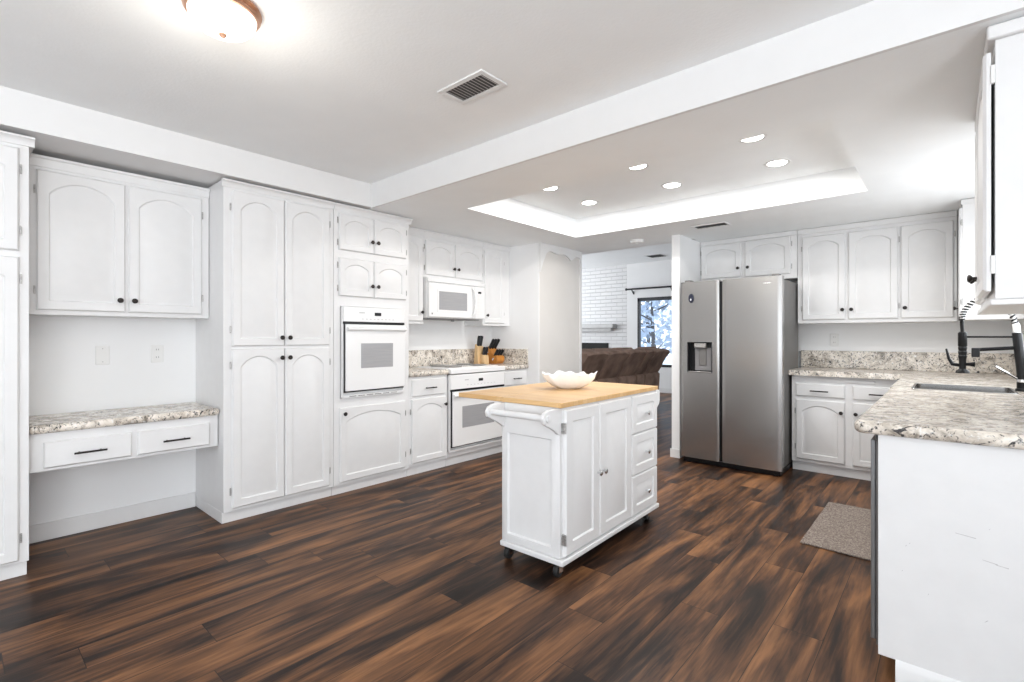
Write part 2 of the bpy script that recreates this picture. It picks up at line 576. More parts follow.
def win_frame(n, horiz, a, b, c, z0, z1, m):
    mb = MB()
    for p in ((a, a + 0.05, z0, z1), (b - 0.05, b, z0, z1), (a, b, z0, z0 + 0.05), (a, b, z1 - 0.05, z1), ((a + b) / 2 - 0.02, (a + b) / 2 + 0.02, z0, z1)):
        if horiz:
            mb.box(p[0], p[1], c, c + 0.05, p[2], p[3])
        else:
            mb.box(c, c + 0.05, p[0], p[1], p[2], p[3])
    return struct(n, mb, m)


win_frame('window_3', True, -2.0, -0.1, -3.08, 0.35, 2.35, M['trim'])
win_frame('window_4', True, 0.25, 1.85, -3.08, 0.35, 2.35, M['trim'])
win_frame('window_5', False, -2.5, -0.1, 2.23, 0.35, 2.35, M['trim'])

# baseboards under the desk
struct('baseboard_left', BX(XL, XL + 0.014, 0.27, 1.165, 0, 0.105), M['trim'], bevel=0.003)

# living room far wall with the window, left wall
WX0, WX1, VZ0, VZ1 = -5.27, -4.36, 0.56, 2.1
mb = MB()
mb.box(-9.0, WX0, YLIV, YLIV + 0.12, 0, 3.0)
mb.box(WX1, -1.95, YLIV, YLIV + 0.12, 0, 3.0)
mb.box(WX0, WX1, YLIV, YLIV + 0.12, 0, VZ0)
mb.box(WX0, WX1, YLIV, YLIV + 0.12, VZ1, 3.0)
struct('wall_living_room', mb, M['wall'], 'white living room wall')
struct('baseboard_living_room_wall', BX(-5.45, -2.11, YLIV - 0.014, YLIV, 0, 0.1), M['trim'])
mb = MB()
fr = 0.055
for p in ((WX0, WX0 + fr, VZ0, VZ1), (WX1 - fr, WX1, VZ0, VZ1), (WX0, WX1, VZ0, VZ0 + fr), (WX0, WX1, VZ1 - 0.075, VZ1)):
    mb.box(p[0], p[1], YLIV - 0.015, YLIV + 0.05, p[2], p[3])
w2 = struct('window_2', mb, M['frameblk'], 'black framed living room window')
struct('window_pane', BX(WX0 + fr, WX1 - fr, YLIV + 0.02, YLIV + 0.025, VZ0 + fr, VZ1 - 0.075), M['glass'], parent=w2)
mb = MB()
mb.box(-9.1, -9.0, YK, 6.0, 0, 3.0)
mb.box(-9.1, -9.0, 9.4, YLIV + 0.12, 0, 3.0)
mb.box(-9.1, -9.0, 6.0, 9.4, 0, 0.3)
mb.box(-9.1, -9.0, 6.0, 9.4, 2.6, 3.0)
struct('wall_living_room_side', mb, M['wall'])
struct('wall_living_room_near', BX(-9.0, -4.2, 5.0, 5.07, 0, 2.6), M['wall'])


# ------------------------------------------------------------------ cabinet parts (local frame: x right, y into the wall, z up)
def outline(x0, x1, z0, z1, m, mt, rise, n=14):
    """a loop with an arched top (rise 0 = straight)"""
    a, b, c, d = x0 + m, x1 - m, z0 + m, z1 - mt
    cx, hw = (a + b) / 2, (b - a) / 2
    sp = d - rise
    pts = [(a, c), (b, c), (b, sp)]
    for i in range(1, n):
        tt = 1 - 2 * i / n
        pts.append((cx + hw * tt, sp + rise * (max(0, 1 - abs(tt) ** 2.0)) ** 0.85))
    pts.append((a, sp))
    return pts


def rect_like(x0, x1, z0, z1, m, n=14):
    a, b, c, d = x0 + m, x1 - m, z0 + m, z1 - m
    pts = [(a, c), (b, c), (b, d)]
    for i in range(1, n):
        tt = 1 - 2 * i / n
        pts.append(((a + b) / 2 + (b - a) / 2 * tt, d))
    pts.append((a, d))
    return pts


def panel_mesh(x0, x1, z0, z1, rise=0.0, m=0.055, mt=None, th=0.02, raised=0.025, y=0.0):
    mt = m if mt is None else mt
    P = lambda pts, yy: [(p[0], yy, p[1]) for p in pts]
    mb = MB()
    loops = [P(rect_like(x0, x1, z0, z1, 0), y),
             P(rect_like(x0, x1, z0, z1, 0), y - th * 0.55),
             P(rect_like(x0, x1, z0, z1, 0.007), y - th)]
    if m > 0:
        loops += [P(outline(x0, x1, z0, z1, m, mt, rise), y - th),
                  P(outline(x0, x1, z0, z1, m + 0.006, mt + 0.006, rise), y - th + 0.009),
                  P(outline(x0, x1, z0, z1, m + 0.012, mt + 0.012, rise), y - th + 0.009),
                  P(outline(x0, x1, z0, z1, m + 0.012 + raised, mt + 0.012 + raised, rise * 0.96), y - th + 0.002)]
    return mb.loft(loops)


def knob(parent, x, z, y=-0.02, m=None, r=0.0155, name='knob'):
    mb = MB().lathe([(0.006, 0), (0.006, -0.012), (r * 0.75, -0.016), (r, -0.021), (r, -0.025), (r * 0.7, -0.029), (0.001, -0.030)], (x, y, z), 'y', 16)
    return mb.build(name, m or M['bronze'], parent)


def bar_pull(parent, x, z, w=0.13, y=-0.02, m=None):
    mb = MB().tube([(x - w / 2, y - 0.03, z), (x + w / 2, y - 0.03, z)], 0.0055, 10)
    for s in (-1, 1):
        mb.tube([(x + s * w * 0.33, y, z), (x + s * w * 0.33, y - 0.03, z)], 0.0045, 8)
    return mb.build('bar_pull', m or M['bronze'], parent)


def hinges(parent, x, zs):
    for z in zs:
        mb = MB().box(x - 0.004, x + 0.004, -0.006, 0.0, z - 0.024, z + 0.024)
        mb.tube([(x, -0.008, z - 0.017), (x, -0.008, z + 0.017)], 0.0035, 8)
        mb.build('hinge', M['hinge'], parent)


def door(parent, x0, x1, z0, z1, rise=0.05, kn=None, hinge=None, m=0.05, mt=None, name='door', mtl=None, knm=None):
    d = panel_mesh(x0, x1, z0, z1, rise, m, mt).build(name, mtl or M['cab'], parent)
    if kn:
        knob(d, kn[0], kn[1], m=knm)
    if hinge:
        x = x0 - 0.007 if hinge == 'L' else x1 + 0.007
        h = z1 - z0
        o = min(0.11, h * 0.2)
        hinges(d, x, (z0 + o, z1 - o))
    return d


def drawer(parent, x0, x1, z0, z1, pull=True, m=0.0, w=0.13):
    d = panel_mesh(x0, x1, z0, z1, 0, m, raised=0.02).build('drawer', M['cab'], parent)
    if pull:
        bar_pull(d, (x0 + x1) / 2, (z0 + z1) / 2 - 0.005, w)
    return d


def crown(parent, x0, x1, z1, h=0.04, out=0.03, y=0.0, ends=(False, False)):
    pr = [(y, z1 - h), (y - 0.008, z1 - h), (y - 0.012, z1 - h * 0.6), (y - out * 0.7, z1 - h * 0.3), (y - out, z1 - h * 0.2), (y - out, z1), (y, z1)]
    mb = MB()
    mb.loft([[(x0, p[0], p[1]) for p in pr], [(x1, p[0], p[1]) for p in pr]])
    return mb.build('crown_molding', M['cab'], parent)


LW = lambda y, x: ((x, y, 0), PI / 2)   # place a left-wall unit: local x along +y, face at world x
XF = -3.52                                # face frames of the deep left units
TOE = 0.03


def deep_unit(name, label, y0, y1, zt, toe=True):
    loc, rz = LW(y0, XF)
    return thing(name, label, 'cabinet', loc, rz)


D = XF - XL - 0.003
# --- leftmost tall cabinet
W = 0.56
t = deep_unit('tall_cabinet', 'tall white cabinet cut off at the left edge, beside the desk', 0.265 - W, 0.265, 2.23)
MB().box(0, W, 0, D, 0.078, 2.2).box(0.0, W - 0.006, TOE, D, 0, 0.078).build('body', M['cab'], t, bevel=0.002)
crown(t, -0.01, W + 0.02, 2.235, 0.045)
BX(W - 0.0, W + 0.02, 0, D, 2.2, 2.235).build('crown_return', M['cab'], t)
door(t, 0.05, W - 0.037, 1.654, 2.172, 0.05, hinge='R')
door(t, 0.05, W - 0.037, 0.092, 1.623, 0.05, kn=(0.075, 1.0), hinge='R')

# --- wall cabinet over the desk
t = thing('wall_cabinet', 'white two-door wall cabinet hung above the built-in desk', 'cabinet', (-3.78, 0.272, 0), PI / 2)
W = 0.892
dd = -3.78 - XL - 0.003
BX(0, W, 0, dd, 1.345, 2.19).build('body', M['cab'], t, bevel=0.002)
crown(t, 0, W, 2.225, 0.06, 0.022)
BX(0, W, 0, dd, 2.19, 2.225).build('top_board', M['cab'], t)
door(t, 0.04, 0.433, 1.37, 2.148, 0.075, kn=(0.405, 1.44), hinge='L')
door(t, 0.449, 0.846, 1.37, 2.148, 0.075, kn=(0.475, 1.44), hinge='R')

# --- built-in desk
t = thing('desk_drawer_unit', 'white built-in desk apron with two slim drawers under granite', 'desk', (-3.60, 0.268, 0), PI / 2)
W = 0.893
BX(0, W, 0, -3.60 - XL - 0.02, 0.505, 0.709).build('apron', M['cab'], t, bevel=0.002)
drawer(t, 0.056, 0.435, 0.522, 0.662, w=0.14)
drawer(t, 0.462, 0.842, 0.522, 0.662, w=0.14)


def nosed_slab(poly, z0, z1, name, parent, r=None):
    o = MB().prism(poly, 'z', z0, z1).build(name, M['granite'], parent, bevel=(z1 - z0) * 0.42, seg=4)
    return o


tag(nosed_slab([(XL + 0.003, 0.268), (-3.565, 0.268), (-3.565, 1.163), (XL + 0.003, 1.163)], 0.709, 0.755, 'desk_countertop', None),
    'speckled granite desk top between two tall white cabinets', 'countertop')

# --- pantry
W = 0.765
t = deep_unit('pantry_cabinet', 'tall white four-door pantry cabinet between desk and wall oven', 1.168, 1.933, 2.235)
MB().box(0, W, 0, D, 0.075, 2.2).box(0.0, W, TOE, D, 0, 0.075).build('body', M['cab'], t, bevel=0.002)
crown(t, -0.012, W + 0.0, 2.242, 0.045)
BX(0, W, 0, D, 2.2, 2.242).build('top_board', M['cab'], t)
for z0, z1, kz, ri in ((1.158, 2.182, 1.215, 0.07), (0.097, 1.142, 1.075, 0.07)):
    door(t, 0.048, 0.387, z0, z1, ri, kn=(0.362, kz), hinge='L')
    door(t, 0.392, 0.727, z0, z1, ri, kn=(0.417, kz), hinge='R')

# --- oven cabinet
W = 0.70
t = deep_unit('oven_cabinet', 'tall white cabinet housing the wall oven, two door pairs above', 1.936, 2.636, 2.235)
mb = MB()
mb.box(0, W, 0, D, 0.075, 0.742).box(0.0, W, TOE, D, 0, 0.075)
mb.box(0, W, 0, D, 1.459, 2.2)
mb.box(0, 0.054, 0, D, 0.742, 1.459)
mb.box(0.638, W, 0, D, 0.742, 1.459)
mb.build('body', M['cab'], t)
crown(t, 0.0, W + 0.02, 2.242, 0.045)
BX(0, W, 0, D, 2.2, 2.242).build('top_board', M['cab'], t)
for z0, z1 in ((1.893, 2.178), (1.537, 1.835)):
    door(t, 0.038, 0.342, z0, z1, 0.045, kn=(0.317, z0 + 0.09), hinge='L', m=0.045)
    door(t, 0.346, 0.664, z0, z1, 0.045, kn=(0.371, z0 + 0.09), hinge='R', m=0.045)
door(t, 0.045, 0.655, 0.097, 0.672, 0.06, kn=(0.075, 0.625), hinge='R')


def oven(name, label, loc, rz, w, z0, z1, panel_h, deep, win, disp=(0.06, 0.026), vent=True):
    """white built-in oven: local x 0..w, front at y = 0"""
    t = thing(name, label, 'oven', loc, rz)
    BX(0.012, w - 0.012, 0.012, deep, z0 + 0.012, z1 - 0.012).build('body', M['appl'], t)
    zd1 = z1 - panel_h
    zd0 = z0 + 0.055
    MB().box(0.014, w - 0.014, -0.012, 0.012, z0, z0 + 0.022).box(0, 0.014, -0.012, 0.012, z0, z1).box(w - 0.014, w, -0.012, 0.012, z0, z1).build('frame', M['appl'], t, bevel=0.003)
    p = MB().box(0.004, w - 0.004, -0.024, 0.012, zd1 + 0.012, z1).build('control_panel', M['appl'], t, bevel=0.005)
    zc = zd1 + 0.012 + panel_h * 0.5
    BX(w / 2 - disp[0] / 2 + 0.02, w / 2 + disp[0] / 2 + 0.02, -0.0262, -0.024, zc - disp[1] / 2, zc + disp[1] / 2).build('display', M['black'], p)
    for k in range(9):
        xx = w * 0.28 + k * w * 0.062
        BX(xx, xx + 0.016, -0.0252, -0.024, zc - disp[1] - 0.018, zc - disp[1] - 0.012).build('button_print', M['print'], p)
    BX(w * 0.24, w * 0.24 + 0.05, -0.0252, -0.024, zc + 0.004, zc + 0.013).build('name_print', M['print'], p)
    BX(0.004, w - 0.004, -0.020, 0.012, zd1 - 0.006, zd1 + 0.012).build('door_gap', M['black'], t)  # black strip stands in for the shade in the gap above the door
    BX(0.010, w - 0.010, -0.016, 0.012, zd0 - 0.012, zd0).build('lower_gap', M['black'], t)  # shade under the door, built as a black strip
    d = MB().box(0.014, w - 0.010, -0.045, -0.013, zd0, zd1 - 0.010).build('door', M['appl'], t, bevel=0.006, seg=3)
    BX(0.010, 0.0138, -0.03, 0.012, zd0, zd1).build('side_gap', M['black'], t)  # black sliver in place of the shaded side gap
    # window
    x0, x1, a0, a1 = win
    BX(w * x0, w * x1, -0.0462, -0.045, zd0 + (zd1 - zd0) * a0, zd0 + (zd1 - zd0) * a1).build('window', M['oglass'], d)
    mb = MB()
    hz = zd1 - 0.045
    mb.loft([[(xx, -0.045, hz - 0.016), (xx, -0.066, hz - 0.012), (xx, -0.074, hz), (xx, -0.066, hz + 0.012), (xx, -0.045, hz + 0.016)] for xx in (0.018, w - 0.014)])
    mb.build('handle', M['appl'], d, bevel=0.003)
    if vent:
        mb = MB()
        for k in range(6):
            xx = 0.06 + k * (w - 0.12) / 6
            mb.box(xx, xx + (w - 0.12) / 6 * 0.78, -0.0128, -0.011, z0 + 0.008, z0 + 0.014)
        mb.build('vent_slot', M['slot'], t)
    return t


oven('wall_oven', 'white built-in wall oven with grey window, set in tall cabinet', (XF + 0.013, 1.993, 0), PI / 2, 0.578, 0.745, 1.455, 0.128, 0.5, (0.245, 0.76, 0.33, 0.70))

# --- base cabinet left of the range
t = deep_unit('base_cabinet', 'narrow white base cabinet between wall oven and range', 2.638, 3.078, 0.86)
W = 0.44
MB().box(0, W, 0, D, 0.085, 0.868).box(0, W, TOE, D, 0, 0.085).build('body', M['cab'], t)
drawer(t, 0.022, 0.405, 0.695, 0.845, w=0.12)
door(t, 0.022, 0.415, 0.11, 0.672, 0.055, kn=(0.392, 0.60), hinge='L')
# --- base cabinet right of the range
t = deep_unit('base_cabinet', 'white base cabinet with one drawer at the end wall, right of range', 3.84, 4.247, 0.86)
W = 0.407
MB().box(0, W, 0, D, 0.085, 0.868).box(0, W, TOE, D, 0, 0.085).build('body', M['cab'], t)
drawer(t, 0.02, 0.385, 0.702, 0.85, w=0.12)
door(t, 0.02, 0.385, 0.11, 0.672, 0.055, kn=(0.045, 0.60), hinge='R')

# --- range: drop-in oven with cooktop
RW = 0.754
t = oven('kitchen_range', 'white drop-in range with oven window, knife blocks on counter beside', (XF + 0.02, 3.082, 0), PI / 2, RW, 0.135, 0.862, 0.15, 0.50, (0.17, 0.753, 0.32, 0.71), vent=False)
MB().box(-0.0, RW, -0.03, 0.535, 0.87, 0.918).build('cooktop', M['appl'], t, bevel=0.006)
MB().box(0.03, RW - 0.03, 0.05, 0.50, 0.918, 0.923).build('cooktop_glass', M['porcelain'], t)
for bx, by in ((0.2, 0.16), (0.55, 0.16), (0.2, 0.38), (0.55, 0.38)):
    MB().lathe([(0.075, 0), (0.085, 0.004), (0.09, 0.012), (0.07, 0.014), (0.03, 0.010), (0.001, 0.010)], (bx, by, 0.923), 'z', 24).build('burner', M['hinge'], t)
BX(0, RW, TOE + 0.02, 0.5, 0.0, 0.085).build('toe_kick', M['cab'], t)
BX(0, RW, 0.02, 0.06, 0.085, 0.133).build('base_rail', M['cab'], t, bevel=0.003)

# --- left countertop with backsplash
t = thing('countertop', 'speckled granite counter with backsplash either side of the white range', 'countertop')
nosed_slab([(XL + 0.003, 2.64), (-3.485, 2.64), (-3.485, 3.078), (XL + 0.003, 3.078)], 0.869, 0.915, 'slab', t)
nosed_slab([(XL + 0.003, 3.840), (-3.485, 3.840), (-3.485, 4.247), (XL + 0.003, 4.247)], 0.869, 0.915, 'slab', t)
BX(XL + 0.002, XL + 0.024, 2.64, 4.226, 0.915, 1.085).build('backsplash', M['granite'], t, bevel=0.004)
BX(XL + 0.024, -3.50, 4.226, 4.248, 0.915, 1.085).build('backsplash', M['granite'], t, bevel=0.004)

# --- upper cabinets above the range
XU = -3.78
dd = XU - XL - 0.003
t = thing('wall_cabinet', 'narrow white wall cabinet left of the microwave, beside the oven tower', 'cabinet', (XU, 2.638, 0), PI / 2)
W = 0.362
BX(0, W, 0, dd, 1.345, 2.2).build('body', M['cab'], t)
crown(t, 0, W, 2.246, 0.055, 0.022); BX(0, W, 0, dd, 2.2, 2.246).build('top_board', M['cab'], t)
door(t, 0.02, 0.350, 1.37, 2.168, 0.05, kn=(0.325, 1.455), hinge='R')
t = thing('wall_cabinet', 'short white two-door wall cabinet directly above the microwave', 'cabinet', (XU, 3.002, 0), PI / 2)
W = 0.806
BX(0, W, 0, dd, 1.80, 2.2).build('body', M['cab'], t)
crown(t, 0, W, 2.246, 0.055, 0.022); BX(0, W, 0, dd, 2.2, 2.246).build('top_board', M['cab'], t)
door(t, 0.018, 0.395, 1.822, 2.158, 0.05, kn=(0.37, 1.905), hinge='L')
door(t, 0.402, 0.79, 1.822, 2.158, 0.05, kn=(0.428, 1.905), hinge='R')
t = thing('wall_cabinet', 'narrow white wall cabinet right of the microwave, against the end wall', 'cabinet', (XU, 3.811, 0), PI / 2)
W = 0.436
BX(0, W, 0, dd, 1.345, 2.2).build('body', M['cab'], t)
crown(t, 0, W, 2.246, 0.055, 0.022); BX(0, W, 0, dd, 2.2, 2.246).build('top_board', M['cab'], t)
door(t, 0.015, 0.33, 1.37, 2.158, 0.0, kn=(0.042, 1.455), hinge='R')

# --- microwave
t = thing('microwave', 'white over-range microwave with grey window under short cabinet', 'microwave', (-3.735, 3.008, 0), PI / 2)
W = 0.77
BX(0, W, 0.0, 0.33, 1.405, 1.795).build('body', M['appl'], t, bevel=0.006)
d = MB().box(0.004, 0.615, -0.03, 0.0, 1.412, 1.745).build('door', M['appl'], t, bevel=0.008, seg=3)
BX(0.125, 0.50, -0.0312, -0.03, 1.485, 1.665).build('window', M['oglass'], d)
mb = MB()
fw = 0.012
for p in ((0.105, 0.125, 1.465, 1.685), (0.50, 0.52, 1.465, 1.685), (0.125, 0.50, 1.465, 1.485), (0.125, 0.50, 1.665, 1.685)):
    mb.box(p[0], p[1], -0.034, -0.03, p[2], p[3])
mb.build('window_frame', M['appl'], d)
hp = [(0.573, -0.03, 1.435), (0.580, -0.055, 1.46), (0.590, -0.068, 1.52), (0.594, -0.072, 1.58), (0.590, -0.068, 1.64), (0.580, -0.055, 1.70), (0.573, -0.03, 1.725)]
MB().tube(hp, [0.010, 0.013, 0.014, 0.014, 0.014, 0.013, 0.010], 10).build('handle', M['appl'], d)
p = MB().box(0.622, 0.766, -0.026, 0.0, 1.412, 1.745).build('control_panel', M['appl'], t, bevel=0.005)
BX(0.665, 0.71, -0.0272, -0.026, 1.675, 1.695).build('display', M['black'], p)
for i in range(3):
    for j in range(6):
        BX(0.642 + i * 0.034, 0.667 + i * 0.034, -0.0268, -0.026, 1.46 + j * 0.032, 1.475 + j * 0.032).build('keypad_button', M['plate'], p)
BX(0.0, W, -0.02, 0.0, 1.752, 1.79).build('top_grille', M['appl'], t, bevel=0.004)
BX(0.035, 0.05, -0.0312, -0.03, 1.437, 1.452).build('badge', M['slot'], d)
BX(0.04, W - 0.04, 0.03, 0.32, 1.396, 1.405).build('underside_grille', M['slot'], t)
MB().lathe([(0.02, 0.0), (0.02, -0.012), (0.014, -0.018), (0.001, -0.018)], (0.42, 0.1, 1.396), 'z', 14).build('work_light', M['slot'], t)

# --- knife blocks and knives
def knife(loc, direction, length, label, group):
    dirv = Vector(direction).normalized()
    t = thing('kitchen_knife', label, 'knife', loc, 0, group)
    side = Vector((0.35, 0.0, 0)).normalized()
    nrm = dirv.cross(side).normalized()
    side = nrm.cross(dirv).normalized()
    loops = []
    for s, a, b in ((0.002, 0.011, 0.007), (0.02, 0.012, 0.0075), (length * 0.5, 0.0115, 0.008), (length * 0.85, 0.0135, 0.008), (length, 0.011, 0.006)):
        c = dirv * s
        loops.append([c + side * (a * math.cos(q)) * 1.5 + nrm * (b * math.sin(q)) * 2.3 for q in [2 * PI * k / 10 for k in range(10)]])
    MB().loft(loops).build('handle', M['black'], t)
    b = [dirv * s for s in (-0.05, 0.004)]
    MB().loft([[c + side * 0.009 + nrm * 0.001, c + side * 0.009 - nrm * 0.001, c - side * 0.009 - nrm * 0.001, c - side * 0.009 + nrm * 0.001] for c in b]).build('blade', M['chrome'], t)


t = thing('knife_block', 'pale beech stepped knife block beside the range, left of orange block', 'knife block', (-3.90, 3.90, 0.915))
# local: tall rear half and short front half, leaning
MB().prism([(-0.065, 0.0), (0.0, 0.0), (0.0, 0.19), (-0.045, 0.225)], 'y', -0.045, 0.05).build('tall_block', M['knifewood'], t, bevel=0.004)
MB().prism([(0.002, 0.0), (0.065, 0.0), (0.055, 0.10), (0.002, 0.12)], 'y', -0.01, 0.07).build('short_block', M['knifewood'], t, bevel=0.004)
for k, yy in enumerate((-0.016, 0.020)):
    knife((-3.925, 3.90 + yy, 1.118), (0.10, 0.12, 1), 0.115, 'black-handled knife standing in the tall half of the pale beech block', 'knives in the pale beech block')
for k, yy in enumerate((0.012, 0.046)):
    knife((-3.870, 3.90 + yy, 1.015), (0.15, 0.15, 1), 0.095, 'black-handled knife standing in the short front half of the pale beech block', 'knives in the short half of the beech block')
t = thing('knife_block', 'orange oak slanted knife block next to the end wall', 'knife block', (-3.90, 4.06, 0.915))
MB().prism([(-0.055, 0.0), (0.07, 0.0), (0.10, 0.035), (0.095, 0.085), (0.02, 0.115), (-0.045, 0.20), (-0.06, 0.17)], 'y', 0.0, 0.13).build('block', M['orangewood'], t, bevel=0.006)
nd = (0.28, 0.42, 1)
for k in range(3):
    knife((-3.935, 4.075 + k * 0.042, 1.082), nd, 0.125, 'black-handled knife in the upper row of the orange knife block', 'upper row of knives in the orange block')
for k in range(3):
    knife((-3.848, 4.07 + k * 0.042, 1.00), (0.35, 0.48, 1), 0.085, 'black-handled knife in the lower row of the orange knife block', 'lower row of knives in the orange block')


# --- wall plates
def wall_plate(name, label, loc, rz, outlet=True):
    t = thing(name, label, 'outlet' if outlet else 'wall plate', loc, rz)
    BX(-0.036, 0.036, -0.006, 0.0, -0.06, 0.06).build('plate', M['plate'], t, bevel=0.003)
    if outlet:
        for s in (-1, 1):
            r = MB().lathe([(0.017, -0.006), (0.017, -0.0085), (0.0005, -0.0085)], (0, 0, s * 0.026), 'y', 18).build('receptacle', M['plate'], t)
            MB().box(-0.008, -0.005, -0.0092, -0.0085, s * 0.026 - 0.003, s * 0.026 + 0.008).box(0.005, 0.008, -0.0092, -0.0085, s * 0.026 - 0.003, s * 0.026 + 0.008).build('slot', M['slot'], r)
    else:
        for s in (-1, 1):
            MB().lathe([(0.003, -0.006), (0.003, -0.0072), (0.0005, -0.0072)], (0, 0, s * 0.042), 'y', 10).build('screw', M['hinge'], t)


wall_plate('blank_wall_plate', 'blank white wall plate above the granite desk', (XL, 0.645, 1.102), PI / 2, False)
wall_plate('wall_outlet', 'white duplex outlet above the granite desk, near the pantry', (XL, 0.937, 1.105), PI / 2)
wall_plate('wall_outlet', 'white duplex outlet above the backsplash right of the fridge', (-0.83, YB, 1.19), 0)

# ------------------------------------------------------------------ fridge wall
# --- fridge
FX0, FX1, FY = -1.963, -1.068, 4.735
t = thing('refrigerator', 'stainless side-by-side refrigerator with ice dispenser', 'refrigerator', (FX0, FY, 0))
FW = FX1 - FX0
BX(0.012, FW - 0.028, 0.075, 0.76, 0.05, 1.74).build('body', M['darksteel'], t, bevel=0.004)
BX(0.02, FW - 0.02, 0.03, 0.7, 0.008, 0.05).build('base_grille', M['black'], t)
for xx in (0.06, FW - 0.06):
    MB().lathe([(0.022, 0.0), (0.022, 0.012), (0.012, 0.014)], (xx, 0.05, 0.0), 'z', 14).build('leveling_foot', M['black'], t)
sp = 0.366


def fridge_door(x0, x1, hole=None):
    mb = MB()
    z0, z1 = 0.055, 1.752
    if not hole:
        mb.box(x0, x1, 0.0, 0.068, z0, z1)
    else:
        hx0, hx1, hz0, hz1 = hole
        mb.box(x0, hx0, 0, 0.068, z0, z1).box(hx1, x1, 0, 0.068, z0, z1)
        mb.box(hx0, hx1, 0, 0.068, z0, hz0).box(hx0, hx1, 0, 0.068, hz1, z1)
    return mb


def curved_door(name, x0, x1, hole=None):
    """gently bowed door front; the dispenser opening is left free"""
    z0, z1 = 0.055, 1.752
    mb = MB()
    def front(x):
        s = (x - x0) / (x1 - x0) * 2 - 1
        return -0.003 * (1 - s * s) + 0.004 * max(0, abs(s) - 0.93) / 0.07
    xs = [x0 + (x1 - x0) * k / 24 for k in range(25)]
    if hole:
        xs = sorted(set([round(x, 5) for x in xs] + [hole[0], hole[1]]))
    zs = [z0, z1] if not hole else [z0, hole[2], hole[3], z1]
    V = {}
    for i, x in enumerate(xs):
        for j, z in enumerate(zs):
            V[i, j] = mb.bm.verts.new((x, front(x), z))
    B = {(i, j): mb.bm.verts.new((x, 0.066, z)) for i, x in enumerate(xs) for j, z in enumerate(zs)}
    def inside(i, j):
        if not hole: return False
        xm = (xs[i] + xs[i + 1]) / 2; zm = (zs[j] + zs[j + 1]) / 2
        return hole[0] < xm < hole[1] and hole[2] < zm < hole[3]
    nx, nz = len(xs) - 1, len(zs) - 1
    for i in range(nx):
        for j in range(nz):
            if not inside(i, j):
                mb.bm.faces.new((V[i, j], V[i + 1, j], V[i + 1, j + 1], V[i, j + 1]))
            mb.bm.faces.new((B[i, j], B[i, j + 1], B[i + 1, j + 1], B[i + 1, j]))
    for i in range(nx):
        mb.bm.faces.new((V[i, 0], B[i, 0], B[i + 1, 0], V[i + 1, 0]))
        mb.bm.faces.new((V[i, nz], V[i + 1, nz], B[i + 1, nz], B[i, nz]))
    for j in range(nz):
        mb.bm.faces.new((V[0, j], V[0, j + 1], B[0, j + 1], B[0, j]))
        mb.bm.faces.new((V[nx, j], B[nx, j], B[nx, j + 1], V[nx, j + 1]))
    return mb.build(name, M['steel'], t, smooth=30)


HX0, HX1, HZ0, HZ1 = 0.070, 0.302, 0.878, 1.170
fd = curved_door('freezer_door', 0.0, sp, (HX0, HX1, HZ0, HZ1))
rd = curved_door('fridge_door', sp + 0.028, FW)
BX(sp - 0.002, sp + 0.030, 0.03, 0.075, 0.055, 1.74).build('door_gap', M['black'], t)
# dispenser
mb = MB()
mb.box(HX0, HX1, 0.055, 0.06, HZ0, HZ1)
mb.box(HX0 - 0.0, HX0 + 0.004, -0.012, 0.058, HZ0, HZ1).box(HX1 - 0.004, HX1, -0.012, 0.058, HZ0, HZ1)
mb.box(HX0, HX1, -0.010, 0.058, HZ1 - 0.004, HZ1)
dsp = mb.build('dispenser_recess', M['black'], fd)
MB().box(HX0 + 0.06, HX0 + 0.17, 0.0, 0.05, HZ1 - 0.055, HZ1 - 0.008).build('dispenser_head', M['hinge'], fd, bevel=0.006)
MB().box(HX0 + 0.055, HX1 - 0.02, 0.038, 0.055, HZ0 + 0.02, HZ1 - 0.055).build('dispenser_panel', M['dispgrey'], fd, bevel=0.004)
MB().box(HX0 + 0.10, HX1 - 0.065, 0.025, 0.038, HZ0 + 0.07, HZ1 - 0.065).build('dispenser_paddle', M['darksteel'], fd, bevel=0.005)
MB().box(HX0 + 0.004, HX1 - 0.004, -0.012, 0.055, HZ0, HZ0 + 0.014).build('drip_tray', M['steel'], fd, bevel=0.003)
# oval dark badge (navy with a light centre)
bd = MB().lathe([(0.001, -0.004), (0.03, -0.004), (0.033, 0.002), (0.033, 0.006)], (0, 0, 0), 'y', 24).build('door_badge', M['navy'], fd)
bd.location = (0.105, -0.012, 1.592); bd.scale = (0.75, 1, 1.35)
cl = MB().lathe([(0.001, -0.0055), (0.007, -0.0055), (0.009, -0.003)], (0, 0, -0.010), 'y', 14).build('badge_dot', M['plate'], bd)
tag(bd, 'dark navy oval badge')
BX(FW - 0.15, FW - 0.09, -0.0035, 0.0, 1.690, 1.697).build('logo_plate', M['chrome'], rd)
for xx in (0.03, FW - 0.09):
    BX(xx, xx + 0.06, 0.02, 0.10, 1.752, 1.772).build('top_hinge_cover', M['darksteel'], t, bevel=0.005)

# --- cabinet above the fridge
t = thing('wall_cabinet', 'short white two-door cabinet above the refrigerator', 'cabinet', (-2.019, 5.40, 0))
W = 0.932
dd = YB - 5.40 - 0.003
BX(0, W, 0, dd, 1.79, 2.215).build('body', M['cab'], t, bevel=0.002)
BX(0, W, -0.012, 0, 2.205, 2.248).build('crown_molding', M['cab'], t, bevel=0.004)
door(t, 0.014, 0.423, 1.842, 2.195, 0.045, kn=(0.396, 1.93), hinge='L')
door(t, 0.459, 0.877, 1.835, 2.200, 0.045, kn=(0.492, 1.93), hinge='R')

